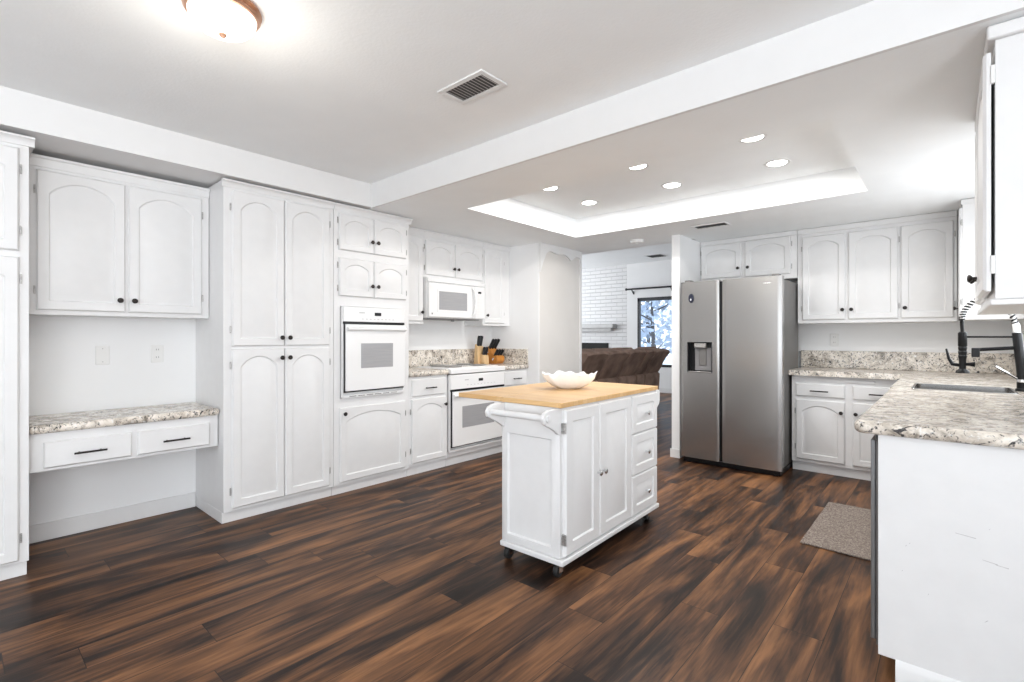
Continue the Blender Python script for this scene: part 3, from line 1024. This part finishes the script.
# --- three-door upper cabinet
t = thing('wall_cabinet', 'white three-door wall cabinet above the counter right of the fridge', 'cabinet', (-1.083, 5.40, 0))
W = 1.143
BX(0, W, 0, dd, 1.348, 2.215).build('body', M['cab'], t, bevel=0.002)
BX(0, W, -0.012, 0, 2.20, 2.248).build('crown_molding', M['cab'], t, bevel=0.004)
door(t, 0.040, 0.385, 1.380, 2.170, 0.05, kn=(0.365, 1.468), hinge='L')
door(t, 0.408, 0.765, 1.380, 2.170, 0.05, kn=(0.432, 1.468), hinge='R')
door(t, 0.782, 1.122, 1.380, 2.170, 0.05, kn=(0.812, 1.468), hinge='R')

# --- base cabinet right of the fridge
YF = 5.12
t = thing('base_cabinet', 'white base cabinet with two drawers between fridge and corner', 'cabinet', (-1.075, YF, 0))
W = 0.865
bd_ = YB - YF - 0.003
MB().box(0, W, 0, bd_, 0.085, 0.868).box(0, W, 0.03, bd_, 0, 0.085).build('body', M['cab'], t, bevel=0.002)
drawer(t, 0.035, 0.41, 0.685, 0.80, w=0.14)
drawer(t, 0.465, 0.84, 0.685, 0.80, w=0.14)
door(t, 0.035, 0.41, 0.115, 0.655, 0.055, kn=(0.385, 0.56), hinge='L')
door(t, 0.465, 0.84, 0.115, 0.655, 0.055, kn=(0.49, 0.56), hinge='R')
BX(0.21, 0.62, -0.012, 0.0, 0.822, 0.848).build('pull_out_board', M['cab'], t, bevel=0.003)

# ------------------------------------------------------------------ right run
XC = -0.258      # counter front edge
XB = -0.195      # cabinet faces
YE = 2.20        # end panel
t = thing('countertop', 'L-shaped granite counter with sink and backsplash along the right wall', 'countertop')
SX0, SX1, SY0, SY1 = -0.150, 0.275, 3.73, 4.13


def slab_with_hole():
    z0, z1 = 0.872, 0.918
    mb = MB()
    r = 0.04
    cyr = 2.165
    nose = [(XC + r - r * math.sin(a), cyr + r - r * math.cos(a)) for a in [PI / 2 * k / 6 for k in range(7)]]   # rounded corner
    # front piece
    mb.prism([(XR - 0.003, cyr)] + nose + [(XC, SY0), (XR - 0.003, SY0)], 'z', z0, z1)
    return mb


HH = 0.046
mb = slab_with_hole()
mb.build('slab', M['granite'], t, bevel=0.019, seg=4)
MB().box(XC, SX0, SY0, SY1, 0.872, 0.918).build('slab', M['granite'], t)
MB().box(SX1, XR - 0.003, SY0, SY1, 0.872, 0.918).build('slab', M['granite'], t)
MB().prism([(XC, SY1), (XR - 0.003, SY1), (XR - 0.003, YB - 0.003), (-1.09, YB - 0.003), (-1.09, 5.065), (XC - 0.03, 5.065), (XC, 5.035)], 'z', 0.872, 0.918).build('slab', M['granite'], t)
BX(-1.115, XR - 0.003, YB - 0.024, YB - 0.002, 0.918, 1.084).build('backsplash', M['granite'], t, bevel=0.004)
BX(XR - 0.024, XR - 0.002, YE, YB - 0.024, 0.918, 1.05).build('backsplash', M['granite'], t, bevel=0.004)

# sink
t = thing('kitchen_sink', 'undermount stainless sink in the granite counter', 'sink', ((SX0 + SX1) / 2, (SY0 + SY1) / 2, 0.872))
a, b = (SX1 - SX0) / 2 - 0.001, (SY1 - SY0) / 2 - 0.001
h = 0.21
mb = MB()
def rr(a, b, r, z):
    pts = []
    for cx, cy, s in ((a - r, b - r, 0), (-a + r, b - r, 1), (-a + r, -b + r, 2), (a - r, -b + r, 3)):
        for k in range(5):
            q = PI / 2 * (s + k / 4)
            pts.append((cx + r * math.cos(q), cy + r * math.sin(q), z))
    return pts
mb.loft([rr(a + 0.012, b + 0.012, 0.02, 0.0462), rr(a + 0.010, b + 0.010, 0.02, 0.0485), rr(a - 0.002, b - 0.002, 0.02, 0.0485), rr(a - 0.003, b - 0.003, 0.02, 0.0), rr(a - 0.004, b - 0.004, 0.03, -h + 0.03), rr(a - 0.03, b - 0.03, 0.03, -h)], cap0=False)
mb.build('basin', M['steel'], t)
MB().lathe([(0.045, -h + 0.001), (0.045, -h + 0.004), (0.03, -h + 0.003), (0.001, -h + 0.002)], (0, 0, 0), 'z', 20).build('drain', M['chrome'], t)

# right base cabinets: end panel + sink base
t = thing('sink_base_cabinet', 'white base cabinet run under the sink with a scuffed end panel', 'cabinet')
BX(-0.187, XR - 0.003, YE, YE + 0.02, 0.082, 0.871).build('end_panel', M['cab'], t, bevel=0.002)
BX(-0.133, XR - 0.003, YE + 0.003, YE + 0.02, 0.0, 0.082).build('end_panel_foot', M['cab'], t)
MB().prism([(-0.012, 0.0), (0.0, 0.0), (0.0, 0.085), (-0.004, 0.08), (-0.012, 0.06)], 'x', -0.137, XR - 0.003).build('baseboard', M['trim'], t).location = (0, YE, 0)
MB().box(XB, XR - 0.003, 2.86, 5.11, 0.085, 0.62).box(XB, XB + 0.02, 2.86, 5.11, 0.62, 0.871).box(XB, XR - 0.003, 2.84, 2.86, 0.0, 0.871).box(XB + 0.05, XR - 0.003, 2.86, 5.11, 0, 0.085).build('body', M['cab'], t)
for y0, y1 in ((2.90, 3.30), (3.32, 3.85), (3.87, 4.40), (4.42, 4.98)):
    pm = panel_mesh(-y1, -y0, 0.115, 0.655, 0.05)
    o = pm.build('door', M['cab'], t); o.location = (XB, 0, 0); o.rotation_euler = (0, 0, -PI / 2)
    pm = panel_mesh(-y1, -y0, 0.685, 0.83, 0.0, 0.0)
    o = pm.build('drawer', M['cab'], t); o.location = (XB, 0, 0); o.rotation_euler = (0, 0, -PI / 2)
    bar_pull(o, -(y0 + y1) / 2, 0.757)
mb = MB()
for (x, z, ln, dz) in ((0.02, 0.57, 0.05, -0.006), (0.085, 0.50, 0.035, -0.006), (0.115, 0.493, 0.03, -0.004), (-0.11, 0.49, 0.004, 0.004), (-0.10, 0.50, 0.003, 0.004),
                       (0.10, 0.60, 0.003, 0.004), (0.09, 0.30, 0.008, 0.008), (-0.05, 0.34, 0.003, 0.004), (-0.12, 0.40, 0.003, 0.003)):
    mb.face([(x, YE - 0.0004, z), (x + ln, YE - 0.0004, z + dz), (x + ln, YE - 0.0004, z + dz + 0.0025), (x, YE - 0.0004, z + 0.0016)])
mb.build('scuff_mark', M['scuff'], t)

# dishwasher
t = thing('dishwasher', 'stainless dishwasher edge showing behind the white end panel', 'dishwasher', (XB, 2.228, 0))
BX(0.0, 0.58, 0.0, 0.60, 0.10, 0.865).build('body', M['darksteel'], t)
dw = MB().box(-0.016, -0.001, 0.0, 0.60, 0.118, 0.845).build('door', M['dwgrey'], t, bevel=0.003)
BX(-0.001, 0.02, 0.0, 0.6, 0.845, 0.868).build('control_strip', M['appl'], t)
BX(-0.0175, -0.015, 0.06, 0.54, 0.78, 0.815).build('pocket_handle', M['black'], dw)
BX(0.06, 0.56, 0.01, 0.59, 0.0, 0.10).build('toe_kick', M['black'], t)

# near upper cabinet on the right wall (local frame: x right = -y world)
XRU = 0.118
t = thing('wall_cabinet', 'white wall cabinet seen edge-on above the near granite counter', 'cabinet', (XRU, 3.25, 0), -PI / 2)
W = 0.97
dd = XR - XRU - 0.003
BX(0, W, 0, dd, 1.345, 2.2).build('body', M['cab'], t, bevel=0.002)
MB().box(0.0, W + 0.018, -0.02, dd, 2.2, 2.246).build('crown_molding', M['cab'], t, bevel=0.006)
MB().box(0.0, W, -0.012, dd, 1.325, 1.345).build('light_rail', M['cab'], t, bevel=0.004)
door(t, 0.03, 0.475, 1.372, 2.165, 0.05, kn=(0.445, 1.455), hinge='L')
d = door(t, 0.49, W - 0.004, 1.372, 2.165, 0.05, kn=(0.53, 1.455))
d.location = (0, -0.009, 0)
for z in (1.46, 2.09):
    BX(W - 0.012, W + 0.002, 0.0, 0.009, z - 0.03, z + 0.03).build('hinge', M['plate'], d)
BX(W, W + 0.003, 0.09, dd, 1.36, 1.372).build('lower_batten', M['cab'], t)
# far corner cabinet on the right wall
t = thing('wall_cabinet', 'white corner wall cabinet past the sink, its side lit by the window', 'cabinet', (0.085, 5.395, 0), -PI / 2)
W = 0.40
dd = XR - 0.085 - 0.003
BX(0, W, 0, dd, 1.348, 2.21).build('body', M['cab'], t, bevel=0.002)
MB().box(0.0, W, -0.01, dd, 2.21, 2.246).build('crown_molding', M['cab'], t, bevel=0.004)
door(t, 0.03, W - 0.004, 1.372, 2.185, 0.05, kn=(0.06, 1.45), hinge='R')

# faucet
FXc, FYc = 0.313, 3.93
t = thing('kitchen_faucet', 'tall black spring-neck faucet with docked sprayer and pot-filler spout at the sink', 'faucet', (FXc, FYc, 0.918))
def lean(prof, name, m):
    """a turned column that leans a little over the sink"""
    loops = []
    for r, z in prof:
        sh = -0.022 * max(0.0, (z - 0.07)) / 0.255
        loops.append([(sh + max(r, 0.0004) * math.cos(2 * PI * k / 20), max(r, 0.0004) * math.sin(2 * PI * k / 20), z) for k in range(20)])
    return MB().loft(loops).build(name, m, t)
lean([(0.03, 0.0), (0.03, 0.012), (0.024, 0.018), (0.024, 0.06), (0.026, 0.075), (0.022, 0.09), (0.021, 0.32), (0.019, 0.325), (0.001, 0.326)], 'column', M['black'])
lean([(0.0235, 0.05), (0.0250, 0.052), (0.0250, 0.066), (0.0235, 0.068)], 'collar', M['chrome'])
lean([(0.016, 0.326), (0.016, 0.375), (0.013, 0.38), (0.001, 0.38)], 'hose_collar', M['plate'])
dx = -0.25
arch = [(-0.028, 0, 0.375), (-0.036, 0, 0.41), (-0.052, 0, 0.455), (-0.08, 0, 0.50), (-0.115, 0, 0.525), (-0.15, 0, 0.528), (-0.185, 0, 0.515), (-0.215, 0, 0.49), (-0.235, 0, 0.46), (-0.246, 0, 0.43), (-0.25, 0, 0.40)]
def densify(pts, n):
    out = []
    P = [Vector(p) for p in pts]
    for i in range(len(P) - 1):
        p0, p1, p2, p3 = P[max(i - 1, 0)], P[i], P[i + 1], P[min(i + 2, len(P) - 1)]
        for k in range(n):
            s = k / n
            out.append(0.5 * ((2 * p1) + (p2 - p0) * s + (2 * p0 - 5 * p1 + 4 * p2 - p3) * s * s + (3 * p1 - p0 - 3 * p2 + p3) * s ** 3))
    out.append(P[-1])
    return out
ap = densify(arch, 24)
MB().tube(ap[::4], 0.0095, 10).build('hose', M['plate'], t)
coil = []
tot = len(ap)
turns = 21
for i, p in enumerate(ap):
    tg = (ap[min(i + 1, tot - 1)] - ap[max(i - 1, 0)]).normalized()
    u = Vector((0, 1, 0)); v = tg.cross(u).normalized()
    a = 2 * PI * turns * i / tot
    coil.append(p + (u * math.cos(a) + v * math.sin(a)) * 0.011)
MB().tube(coil, 0.0046, 6).build('spring', M['black'], t)
MB().tube([(dx, 0, 0.405), (dx + 0.002, 0, 0.36), (dx + 0.004, 0, 0.325)], 0.009, 10).build('hose_end', M['black'], t)
w = MB().lathe([(0.014, 0.332), (0.021, 0.325), (0.021, 0.25), (0.018, 0.245), (0.021, 0.24), (0.018, 0.22), (0.021, 0.215), (0.018, 0.195), (0.021, 0.19), (0.017, 0.17), (0.016, 0.115), (0.031, 0.10), (0.033, 0.09), (0.001, 0.09)], (dx + 0.004, 0, 0), 'z', 16).build('sprayer', M['black'], t)
MB().tube([(dx - 0.006, 0, 0.135), (dx - 0.04, 0.01, 0.14), (dx - 0.056, 0.01, 0.172), (dx - 0.068, 0.01, 0.232)], [0.010, 0.011, 0.008, 0.005], 8).build('spray_lever', M['black'], w)
MB().tube([(dx, 0, 0.142), (dx + 0.035, 0, 0.142), (dx + 0.058, 0, 0.142)], [0.008, 0.010, 0.015], 8).build('spray_valve', M['black'], w)
MB().tube([(dx + 0.01, 0, 0.302), (0.0, 0, 0.302)], 0.0055, 10).build('dock_arm', M['black'], t)
MB().tube([(0.0, 0, 0.243), (-0.185, 0, 0.228)], 0.0105, 10).box(-0.208, -0.172, -0.016, 0.016, 0.185, 0.238).build('spout', M['black'], t, bevel=0.004)
MB().tube([(-0.02, -0.01, 0.070), (-0.108, -0.02, 0.135)], [0.006, 0.0055], 8).build('chrome_handle', M['chrome'], t)

# ------------------------------------------------------------------ island cart (local frame: x along +y world, y = -x world, front at world x = -1.47)
t = thing('island_cart', 'white rolling kitchen island with butcher block top and drop leaf', 'kitchen island', (-1.456, 2.028, 0), PI / 2 + math.radians(1.2))
IL = 1.11
DEP = 0.385
BX(0, IL, 0.0, DEP, 0.104, 0.862).build('body', M['cab'], t, bevel=0.002)
BX(-0.026, IL + 0.012, -0.026, DEP + 0.006, 0.076, 0.104).build('base_trim', M['cab'], t, bevel=0.006, seg=3)
# end panel frame on the near end
P = lambda pts, xx: [(xx, p[0], p[1]) for p in pts]
loops = [P(rect_like(0.0, DEP, 0.106, 0.862, 0), 0.0), P(rect_like(0.0, DEP, 0.106, 0.862, 0), -0.012), P(rect_like(0.0, DEP, 0.106, 0.862, 0.003), -0.014)]
def rect_m(y0, y1, z0, z1, n=14):
    return rect_like(y0, y1, z0, z1, 0, n)
loops += [P(rect_m(0.052, DEP - 0.04, 0.15, 0.70), -0.014), P(rect_m(0.058, DEP - 0.046, 0.156, 0.694), -0.003)]
MB().loft(loops).build('end_panel', M['cab'], t)
door(t, 0.012, 0.342, 0.112, 0.852, 0, kn=(0.322, 0.475), m=0.062, knm=M['chrome'])
door(t, 0.352, 0.728, 0.112, 0.852, 0, kn=(0.375, 0.475), m=0.062, knm=M['chrome'])
for dz in (0.20, 0.76):
    MB().box(-0.002, 0.011, -0.021, -0.001, dz - 0.026, dz + 0.026).tube([(0.004, -0.022, dz - 0.026), (0.004, -0.022, dz + 0.026)], 0.005, 8).build('hinge', M['hinge'], t)
for z0, z1 in ((0.6165, 0.852), (0.3605, 0.6125), (0.112, 0.3565)):
    dr = panel_mesh(0.742, IL - 0.005, z0, z1, 0, 0.055, raised=0.02).build('drawer', M['cab'], t)
    knob(dr, (0.742 + IL) / 2, (z0 + z1) / 2, m=M['chrome'], r=0.014)
MB().box(-0.022, IL + 0.012, -0.016, DEP - 0.0, 0.864, 0.890).build('worktop', M['butcher'], t, bevel=0.003)
MB().box(-0.022, IL + 0.012, DEP + 0.003, DEP + 0.335, 0.864, 0.890).build('drop_leaf', M['butcher'], t, bevel=0.003)
MB().prism([(DEP, 0.858), (DEP + 0.22, 0.858), (DEP + 0.20, 0.83), (DEP, 0.62)], 'x', 0.50, 0.52).build('leaf_bracket', M['cab'], t)
# towel bar
brk = [(0.0, 0.852), (-0.095, 0.852), (-0.128, 0.840), (-0.142, 0.815), (-0.135, 0.790), (-0.11, 0.776), (-0.075, 0.762), (-0.035, 0.738), (-0.014, 0.722), (0.0, 0.72)]
for y0 in (-0.004, 0.362):
    b = MB().loft([[(p[0] - 0.014, yy, p[1] + 0.01) for p in brk] for yy in (y0, y0 + 0.02)]).build('towel_bar_bracket', M['cab'], t, bevel=0.003)
    if y0 < 0.1:
        MB().lathe([(0.017, 0.0), (0.017, -0.006), (0.012, -0.008), (0.001, -0.008)], (-0.107 - 0.014, y0, 0.822), 'y', 18).build('bar_cap', M['cab'], b)
MB().tube([(-0.121, 0.0, 0.822), (-0.121, 0.375, 0.822)], 0.0165, 16).build('towel_bar', M['cab'], t)
# rack on the far end
rk = [(0.0, 0.852), (0.055, 0.852), (0.07, 0.84), (0.07, 0.78), (0.06, 0.757), (0.03, 0.735), (0.0, 0.735)]
for y0 in (-0.004, 0.362):
    MB().loft([[(IL + p[0], yy, p[1] + 0.008) for p in rk] for yy in (y0, y0 + 0.02)]).build('rack_bracket', M['cab'], t, bevel=0.003)
MB().box(IL, IL + 0.068, 0.016, 0.362, 0.745, 0.757).box(IL + 0.058, IL + 0.068, 0.016, 0.362, 0.757, 0.81).build('spice_rack', M['cab'], t)
# casters
for cx_, cy_ in ((0.02, 0.03), (0.02, 0.36), (IL - 0.06, 0.03), (IL - 0.06, 0.36)):
    c = MB().box(cx_ - 0.02, cx_ + 0.02, cy_ - 0.02, cy_ + 0.02, 0.068, 0.076).box(cx_ - 0.02, cx_ + 0.016, cy_ - 0.018, cy_ - 0.0145, 0.026, 0.068).box(cx_ - 0.02, cx_ + 0.016, cy_ + 0.0145, cy_ + 0.018, 0.026, 0.068).build('caster', M['chrome'], t)
    MB().lathe([(0.008, -0.013), (0.029, -0.013), (0.033, -0.008), (0.033, 0.008), (0.029, 0.013), (0.008, 0.013)], (cx_ - 0.006, cy_, 0.033), 'y', 20).build('wheel', M['rubber'], c)

# ruffled bowl on the island
bw = MB()
nb = 72
loops = []
def ring(s, z, ruff, sc=1.0):
    lp = []
    for k in range(nb):
        q = 2 * PI * k / nb
        rf = 1 + ruff * (0.035 * math.cos(13 * q) + 0.02 * math.cos(5 * q + 1))
        lp.append((0.174 * s * rf * math.cos(q) * sc, 0.125 * s * rf * math.sin(q) * sc, z + ruff * (0.006 * math.cos(13 * q + 0.5) + 0.005 * math.cos(4 * q) + 0.004 * math.cos(7 * q))))
    return lp
for s, z, rf in ((0.36, 0.0, 0.0), (0.44, 0.003, 0.1), (0.64, 0.020, 0.5), (0.83, 0.044, 0.8), (0.95, 0.070, 1.0), (1.0, 0.094, 1.1)):
    loops.append(ring(s, z, rf))
for s, z, rf in ((0.982, 0.0945, 1.1), (0.93, 0.073, 1.0), (0.81, 0.049, 0.8), (0.62, 0.027, 0.5), (0.40, 0.010, 0.1)):
    loops.append(ring(s, z, rf))
o = bw.loft(loops).build('serving_bowl', M['porcelain'], None, smooth=80)
o.location = (-1.82, 2.62, 0.891); o.rotation_euler = (0, 0, math.radians(42))
tag(o, 'white ruffled shell-shaped bowl on the butcher block island', 'bowl')

# floor mat
o = MB().prism([(-0.655, 3.32), (-0.23, 3.30), (-0.23, 4.27), (-0.655, 4.26)], 'z', 0.0005, 0.011).build('floor_mat', M['mat'], None, bevel=0.004)
tag(o, 'taupe woven floor mat in front of the sink cabinets', 'mat')

# ------------------------------------------------------------------ ceiling fittings
def recessed(loc, label):
    t = thing('recessed_light', label, 'ceiling light', loc, 0, 'recessed lights in the ceiling tray')
    MB().lathe([(0.062, -0.003), (0.068, -0.006), (0.082, -0.004), (0.084, 0.0)], (0, 0, 0), 'z', 32).build('trim_ring', M['trim'], t)
    MB().lathe([(0.001, -0.004), (0.062, -0.004), (0.064, -0.001)], (0, 0, 0), 'z', 32).build('lens', M['led'], t)
    return t


src = None
names = {0: 'nearest the microwave side', 1: 'in the middle', 2: 'nearest the sink side'}
for r, yy in enumerate((3.83, 3.235)):
    for k, xx in enumerate((-2.44, -1.66, -0.895)):
        lab = 'lit round recessed light, far tray row, ' if r == 0 else 'lit round recessed light partly cut by the tray rim, '
        lab += names[k]
        if src is None:
            src = recessed((xx, yy, ZC), lab)
            q = src
        else:
            q = copy_tree(src)
            q.location = (xx, yy, ZC)
            q['label'] = lab
        ld = bpy.data.lights.new('recessed_lamp', 'AREA')
        ld.shape = 'DISK'; ld.size = 0.12
        ld.energy = 5.2; ld.color = (1, 0.97, 0.93)
        lo = bpy.data.objects.new('recessed_lamp', ld)
        COL.objects.link(lo)
        lo.location = (xx, yy, ZC - 0.012)

t = thing('flush_mount_light', 'lit frosted dome ceiling light with copper rim', 'ceiling light', (-2.01, 0.665, ZC))
MB().lathe([(0.0, 0.0), (0.126, 0.0), (0.130, -0.010), (0.120, -0.017), (0.126, -0.026), (0.120, -0.034), (0.112, -0.036), (0.0, -0.02)], (0, 0, 0), 'z', 48).build('rim', M['copper'], t)
MB().lathe([(0.113, -0.034), (0.111, -0.046), (0.103, -0.064), (0.086, -0.081), (0.062, -0.093), (0.035, -0.100), (0.001, -0.102)], (0, 0, 0), 'z', 48).build('glass_dome', M['lampglass'], t)
MB().lathe([(0.012, -0.100), (0.013, -0.105), (0.009, -0.111), (0.001, -0.113)], (0, 0, 0), 'z', 18).build('finial', M['copper'], t)
ld = bpy.data.lights.new('dome_lamp', 'POINT')
ld.energy = 3.6; ld.shadow_soft_size = 0.12; ld.color = (1, 0.94, 0.84)
lo = bpy.data.objects.new('dome_lamp', ld); COL.objects.link(lo); lo.location = (-2.01, 0.665, ZC - 0.32)


def vent(label, loc, w, l, rz=0.0, n=12, m_slat='ventslat', e=0.028):
    t = thing('ceiling_vent', label, 'air vent', loc, rz)
    mb = MB()
    mb.box(-w / 2, w / 2, -l / 2, -l / 2 + e, -0.008, 0).box(-w / 2, w / 2, l / 2 - e, l / 2, -0.008, 0)
    mb.box(-w / 2, -w / 2 + e, -l / 2 + e, l / 2 - e, -0.008, 0).box(w / 2 - e, w / 2, -l / 2 + e, l / 2 - e, -0.008, 0)
    mb.build('frame', M['trim'], t, bevel=0.003)
    BX(-w / 2 + e, w / 2 - e, -l / 2 + e, l / 2 - e, -0.0015, 0).build('duct_opening', M['ventdark'], t)
    mb = MB()
    for k in range(n):
        xx = -w / 2 + e + (k + 0.5) * (w - 2 * e) / n
        mb.loft([[(xx - 0.004, -l / 2 + e, -0.002), (xx + 0.006, -l / 2 + e, -0.008), (xx + 0.009, -l / 2 + e, -0.008), (xx - 0.002, -l / 2 + e, -0.002)],
                 [(xx - 0.004, l / 2 - e, -0.002), (xx + 0.006, l / 2 - e, -0.008), (xx + 0.009, l / 2 - e, -0.008), (xx - 0.002, l / 2 - e, -0.002)]])
    mb.build('slats', M[m_slat], t)


vent('white slatted ceiling vent in the high ceiling before the beam', (-1.745, 1.685, ZC), 0.31, 0.18)
vent('small dark ceiling vent in the low ceiling above the fridge', (-1.64, 4.635, ZD), 0.31, 0.15, 0, 5, 'ventdark', 0.016)
vent('small dark ceiling vent in the living room ceiling', (-4.5, 9.6, ZLIV), 0.36, 0.36, 0, 6, 'ventdark', 0.02)
t = thing('smoke_detector', 'round white smoke detector on the low ceiling near the living room', 'smoke detector', (-2.48, 4.83, ZD))
MB().lathe([(0.068, 0.0), (0.07, -0.012), (0.062, -0.03), (0.04, -0.036), (0.001, -0.036)], (0, 0, 0), 'z', 28).build('housing', M['plate'], t)
MB().lathe([(0.02, -0.036), (0.02, -0.040), (0.001, -0.040)], (0, 0, 0), 'z', 16).build('test_button', M['plate'], t)

# ------------------------------------------------------------------ living room
# brick fireplace
BX0, BX1, BY0 = -8.6, -5.545, 10.296
t = thing('brick_fireplace', 'white painted brick fireplace with grey mantel and black firebox', 'fireplace', (0, 0, 0))
mb = MB()
FB0, FB1, FZ = -7.5, -6.03, 1.075
mb.box(BX0, FB0, BY0, YLIV - 0.001, 0, ZLIV - 0.001).box(FB1, BX1, BY0, YLIV - 0.001, 0, ZLIV - 0.001).box(FB0, FB1, BY0, YLIV - 0.001, FZ, ZLIV - 0.001)
mb.build('chimney_breast', M['brick'], t)
BX(FB0, FB1, YLIV - 0.03, YLIV - 0.002, 0, FZ).build('firebox', M['fireblk'], t)  # flat black panel fills the opening
MB().box(FB0, FB1, BY0 - 0.004, BY0 + 0.02, FZ - 0.05, FZ).build('firebox_rim', M['fireblk'], t)
MB().box(-7.9, -5.80, BY0 - 0.20, BY0, 1.43, 1.52).box(-7.85, -5.88, BY0 - 0.14, BY0, 1.36, 1.43).build('mantel', M['mantel'], t, bevel=0.006)
# curtain rod
t = thing('curtain_rod', 'black curtain rod above the living room window', 'curtain rod', (0, 0, 0))
MB().tube([(-5.48, YLIV - 0.11, 2.30), (-3.6, YLIV - 0.09, 2.30)], 0.02, 12).build('rod', M['frameblk'], t)
for xx in (-5.37, -4.45, -3.7):
    MB().tube([(xx, YLIV, 2.22), (xx, YLIV - 0.03, 2.22), (xx, YLIV - 0.11, 2.30)], 0.012, 8).box(xx - 0.015, xx + 0.015, YLIV - 0.012, YLIV, 2.19, 2.26).build('bracket', M['frameblk'], t)
MB().lathe([(0.001, -5.52), (0.028, -5.515), (0.028, -5.485), (0.02, -5.48)], (0, YLIV - 0.11, 2.30), 'x', 14).build('finial', M['frameblk'], t)

# reclining sofa seen from behind
t = thing('reclining_sofa', 'long brown suede reclining sofa with raked backs, seen from behind', 'sofa', (-3.66, 0, 0))
segs = [(5.42, 5.96, 'seat_back'), (5.985, 6.515, 'seat_back'), (6.565, 7.08, 'seat_back'), (7.135, 7.355, 'console_back'), (7.41, 7.93, 'seat_back')]
for y0, y1, nm in segs:
    n = 6
    hi = 1.025
    pr = [(0.0, 0.06), (0.005, 0.30), (0.020, 0.60), (-0.012, 0.625), (0.04, 0.70), (0.11, 0.85), (0.185, 0.96), (0.205, 0.99), (0.18, 1.02), (0.06, hi + 0.01), (-0.05, hi + 0.015), (-0.12, hi - 0.02),
          (-0.20, 0.85), (-0.27, 0.60), (-0.29, 0.45), (-0.25, 0.06)]
    loops = []
    for k in range(n + 1):
        s = k / n
        yy = y0 + (y1 - y0) * s
        puff = math.sin(PI * s) ** 0.5
        rnd = 1 - puff
        loops.append([(p[0] - 0.012 * rnd * (1 if p[0] > -0.05 else -1) + 0.0, yy, p[1] - (0.02 * rnd if p[1] > 0.9 else 0)) for p in pr])
    MB().loft(loops).build(nm, M['suede'], t, smooth=60)
for y0, y1, nm in segs:
    if nm == 'seat_back':
        BX(-0.95, -0.30, y0, y1, 0.06, 0.46).build('seat', M['suede'], t, bevel=0.05, seg=4)
        BX(-0.16, -0.02, y0 + 0.03, y1 - 0.03, 0.985, 1.055).build('head_cushion', M['suede'], t, bevel=0.03, seg=4)
    else:
        BX(-0.90, -0.30, y0, y1, 0.06, 0.58).build('console', M['suede'], t, bevel=0.03, seg=4)
BX(-0.92, -0.02, 5.45, 7.9, 0.0, 0.06).build('base', M['black'], t)

# ------------------------------------------------------------------ yard outside the living room window
o = BX(-16, 2, YLIV + 0.13, 30, -0.3, -0.12).build('yard_ground', M['snow'], None)
o['kind'] = 'structure'


def tree(loc, h, label, seed):
    rnd = random.Random(seed)
    t = thing('tree', label, 'tree', loc, 0, 'trees outside the living room window')
    mb = MB()
    mb.tube([(0, 0, 0), (0.05, 0, h * 0.3), (-0.04, 0.05, h * 0.6), (0.02, 0, h * 0.92)], [0.09, 0.07, 0.045, 0.012], 8)
    for k in range(9):
        z = h * (0.25 + 0.07 * k)
        q = rnd.random() * 6.28
        l = h * 0.32 * (1 - 0.07 * k)
        mb.tube([(0, 0, z), (l * 0.5 * math.cos(q), l * 0.5 * math.sin(q), z + l * 0.25), (l * math.cos(q), l * math.sin(q), z + l * 0.6)], [0.03, 0.018, 0.006], 6)
    mb.build('trunk', M['bark'], t)
    mb = MB()
    for k in range(420):
        q = rnd.random() * 6.28
        zz = rnd.random()
        r = h * 0.36 * (1 - zz * 0.75) * rnd.random() ** 0.5
        c = Vector((r * math.cos(q), r * math.sin(q), h * (0.22 + 0.78 * zz)))
        s = 0.05 + 0.09 * rnd.random()
        u = Vector((rnd.uniform(-1, 1), rnd.uniform(-1, 1), rnd.uniform(-1, 1))).normalized()
        v = u.orthogonal().normalized()
        mb.face([c + u * s, c + v * s * 0.6, c - u * s, c - v * s * 0.6])
    mb.build('foliage', M['leafy'], t, smooth=0)


tree((-6.3, 13.2, -0.12), 3.4, 'grey winter tree beyond the black framed window', 3)
tree((-8.6, 17.6, -0.12), 4.4, 'grey winter tree beyond the black framed window', 5)
tree((-6.6, 19.5, -0.12), 4.6, 'grey winter tree beyond the black framed window', 8)
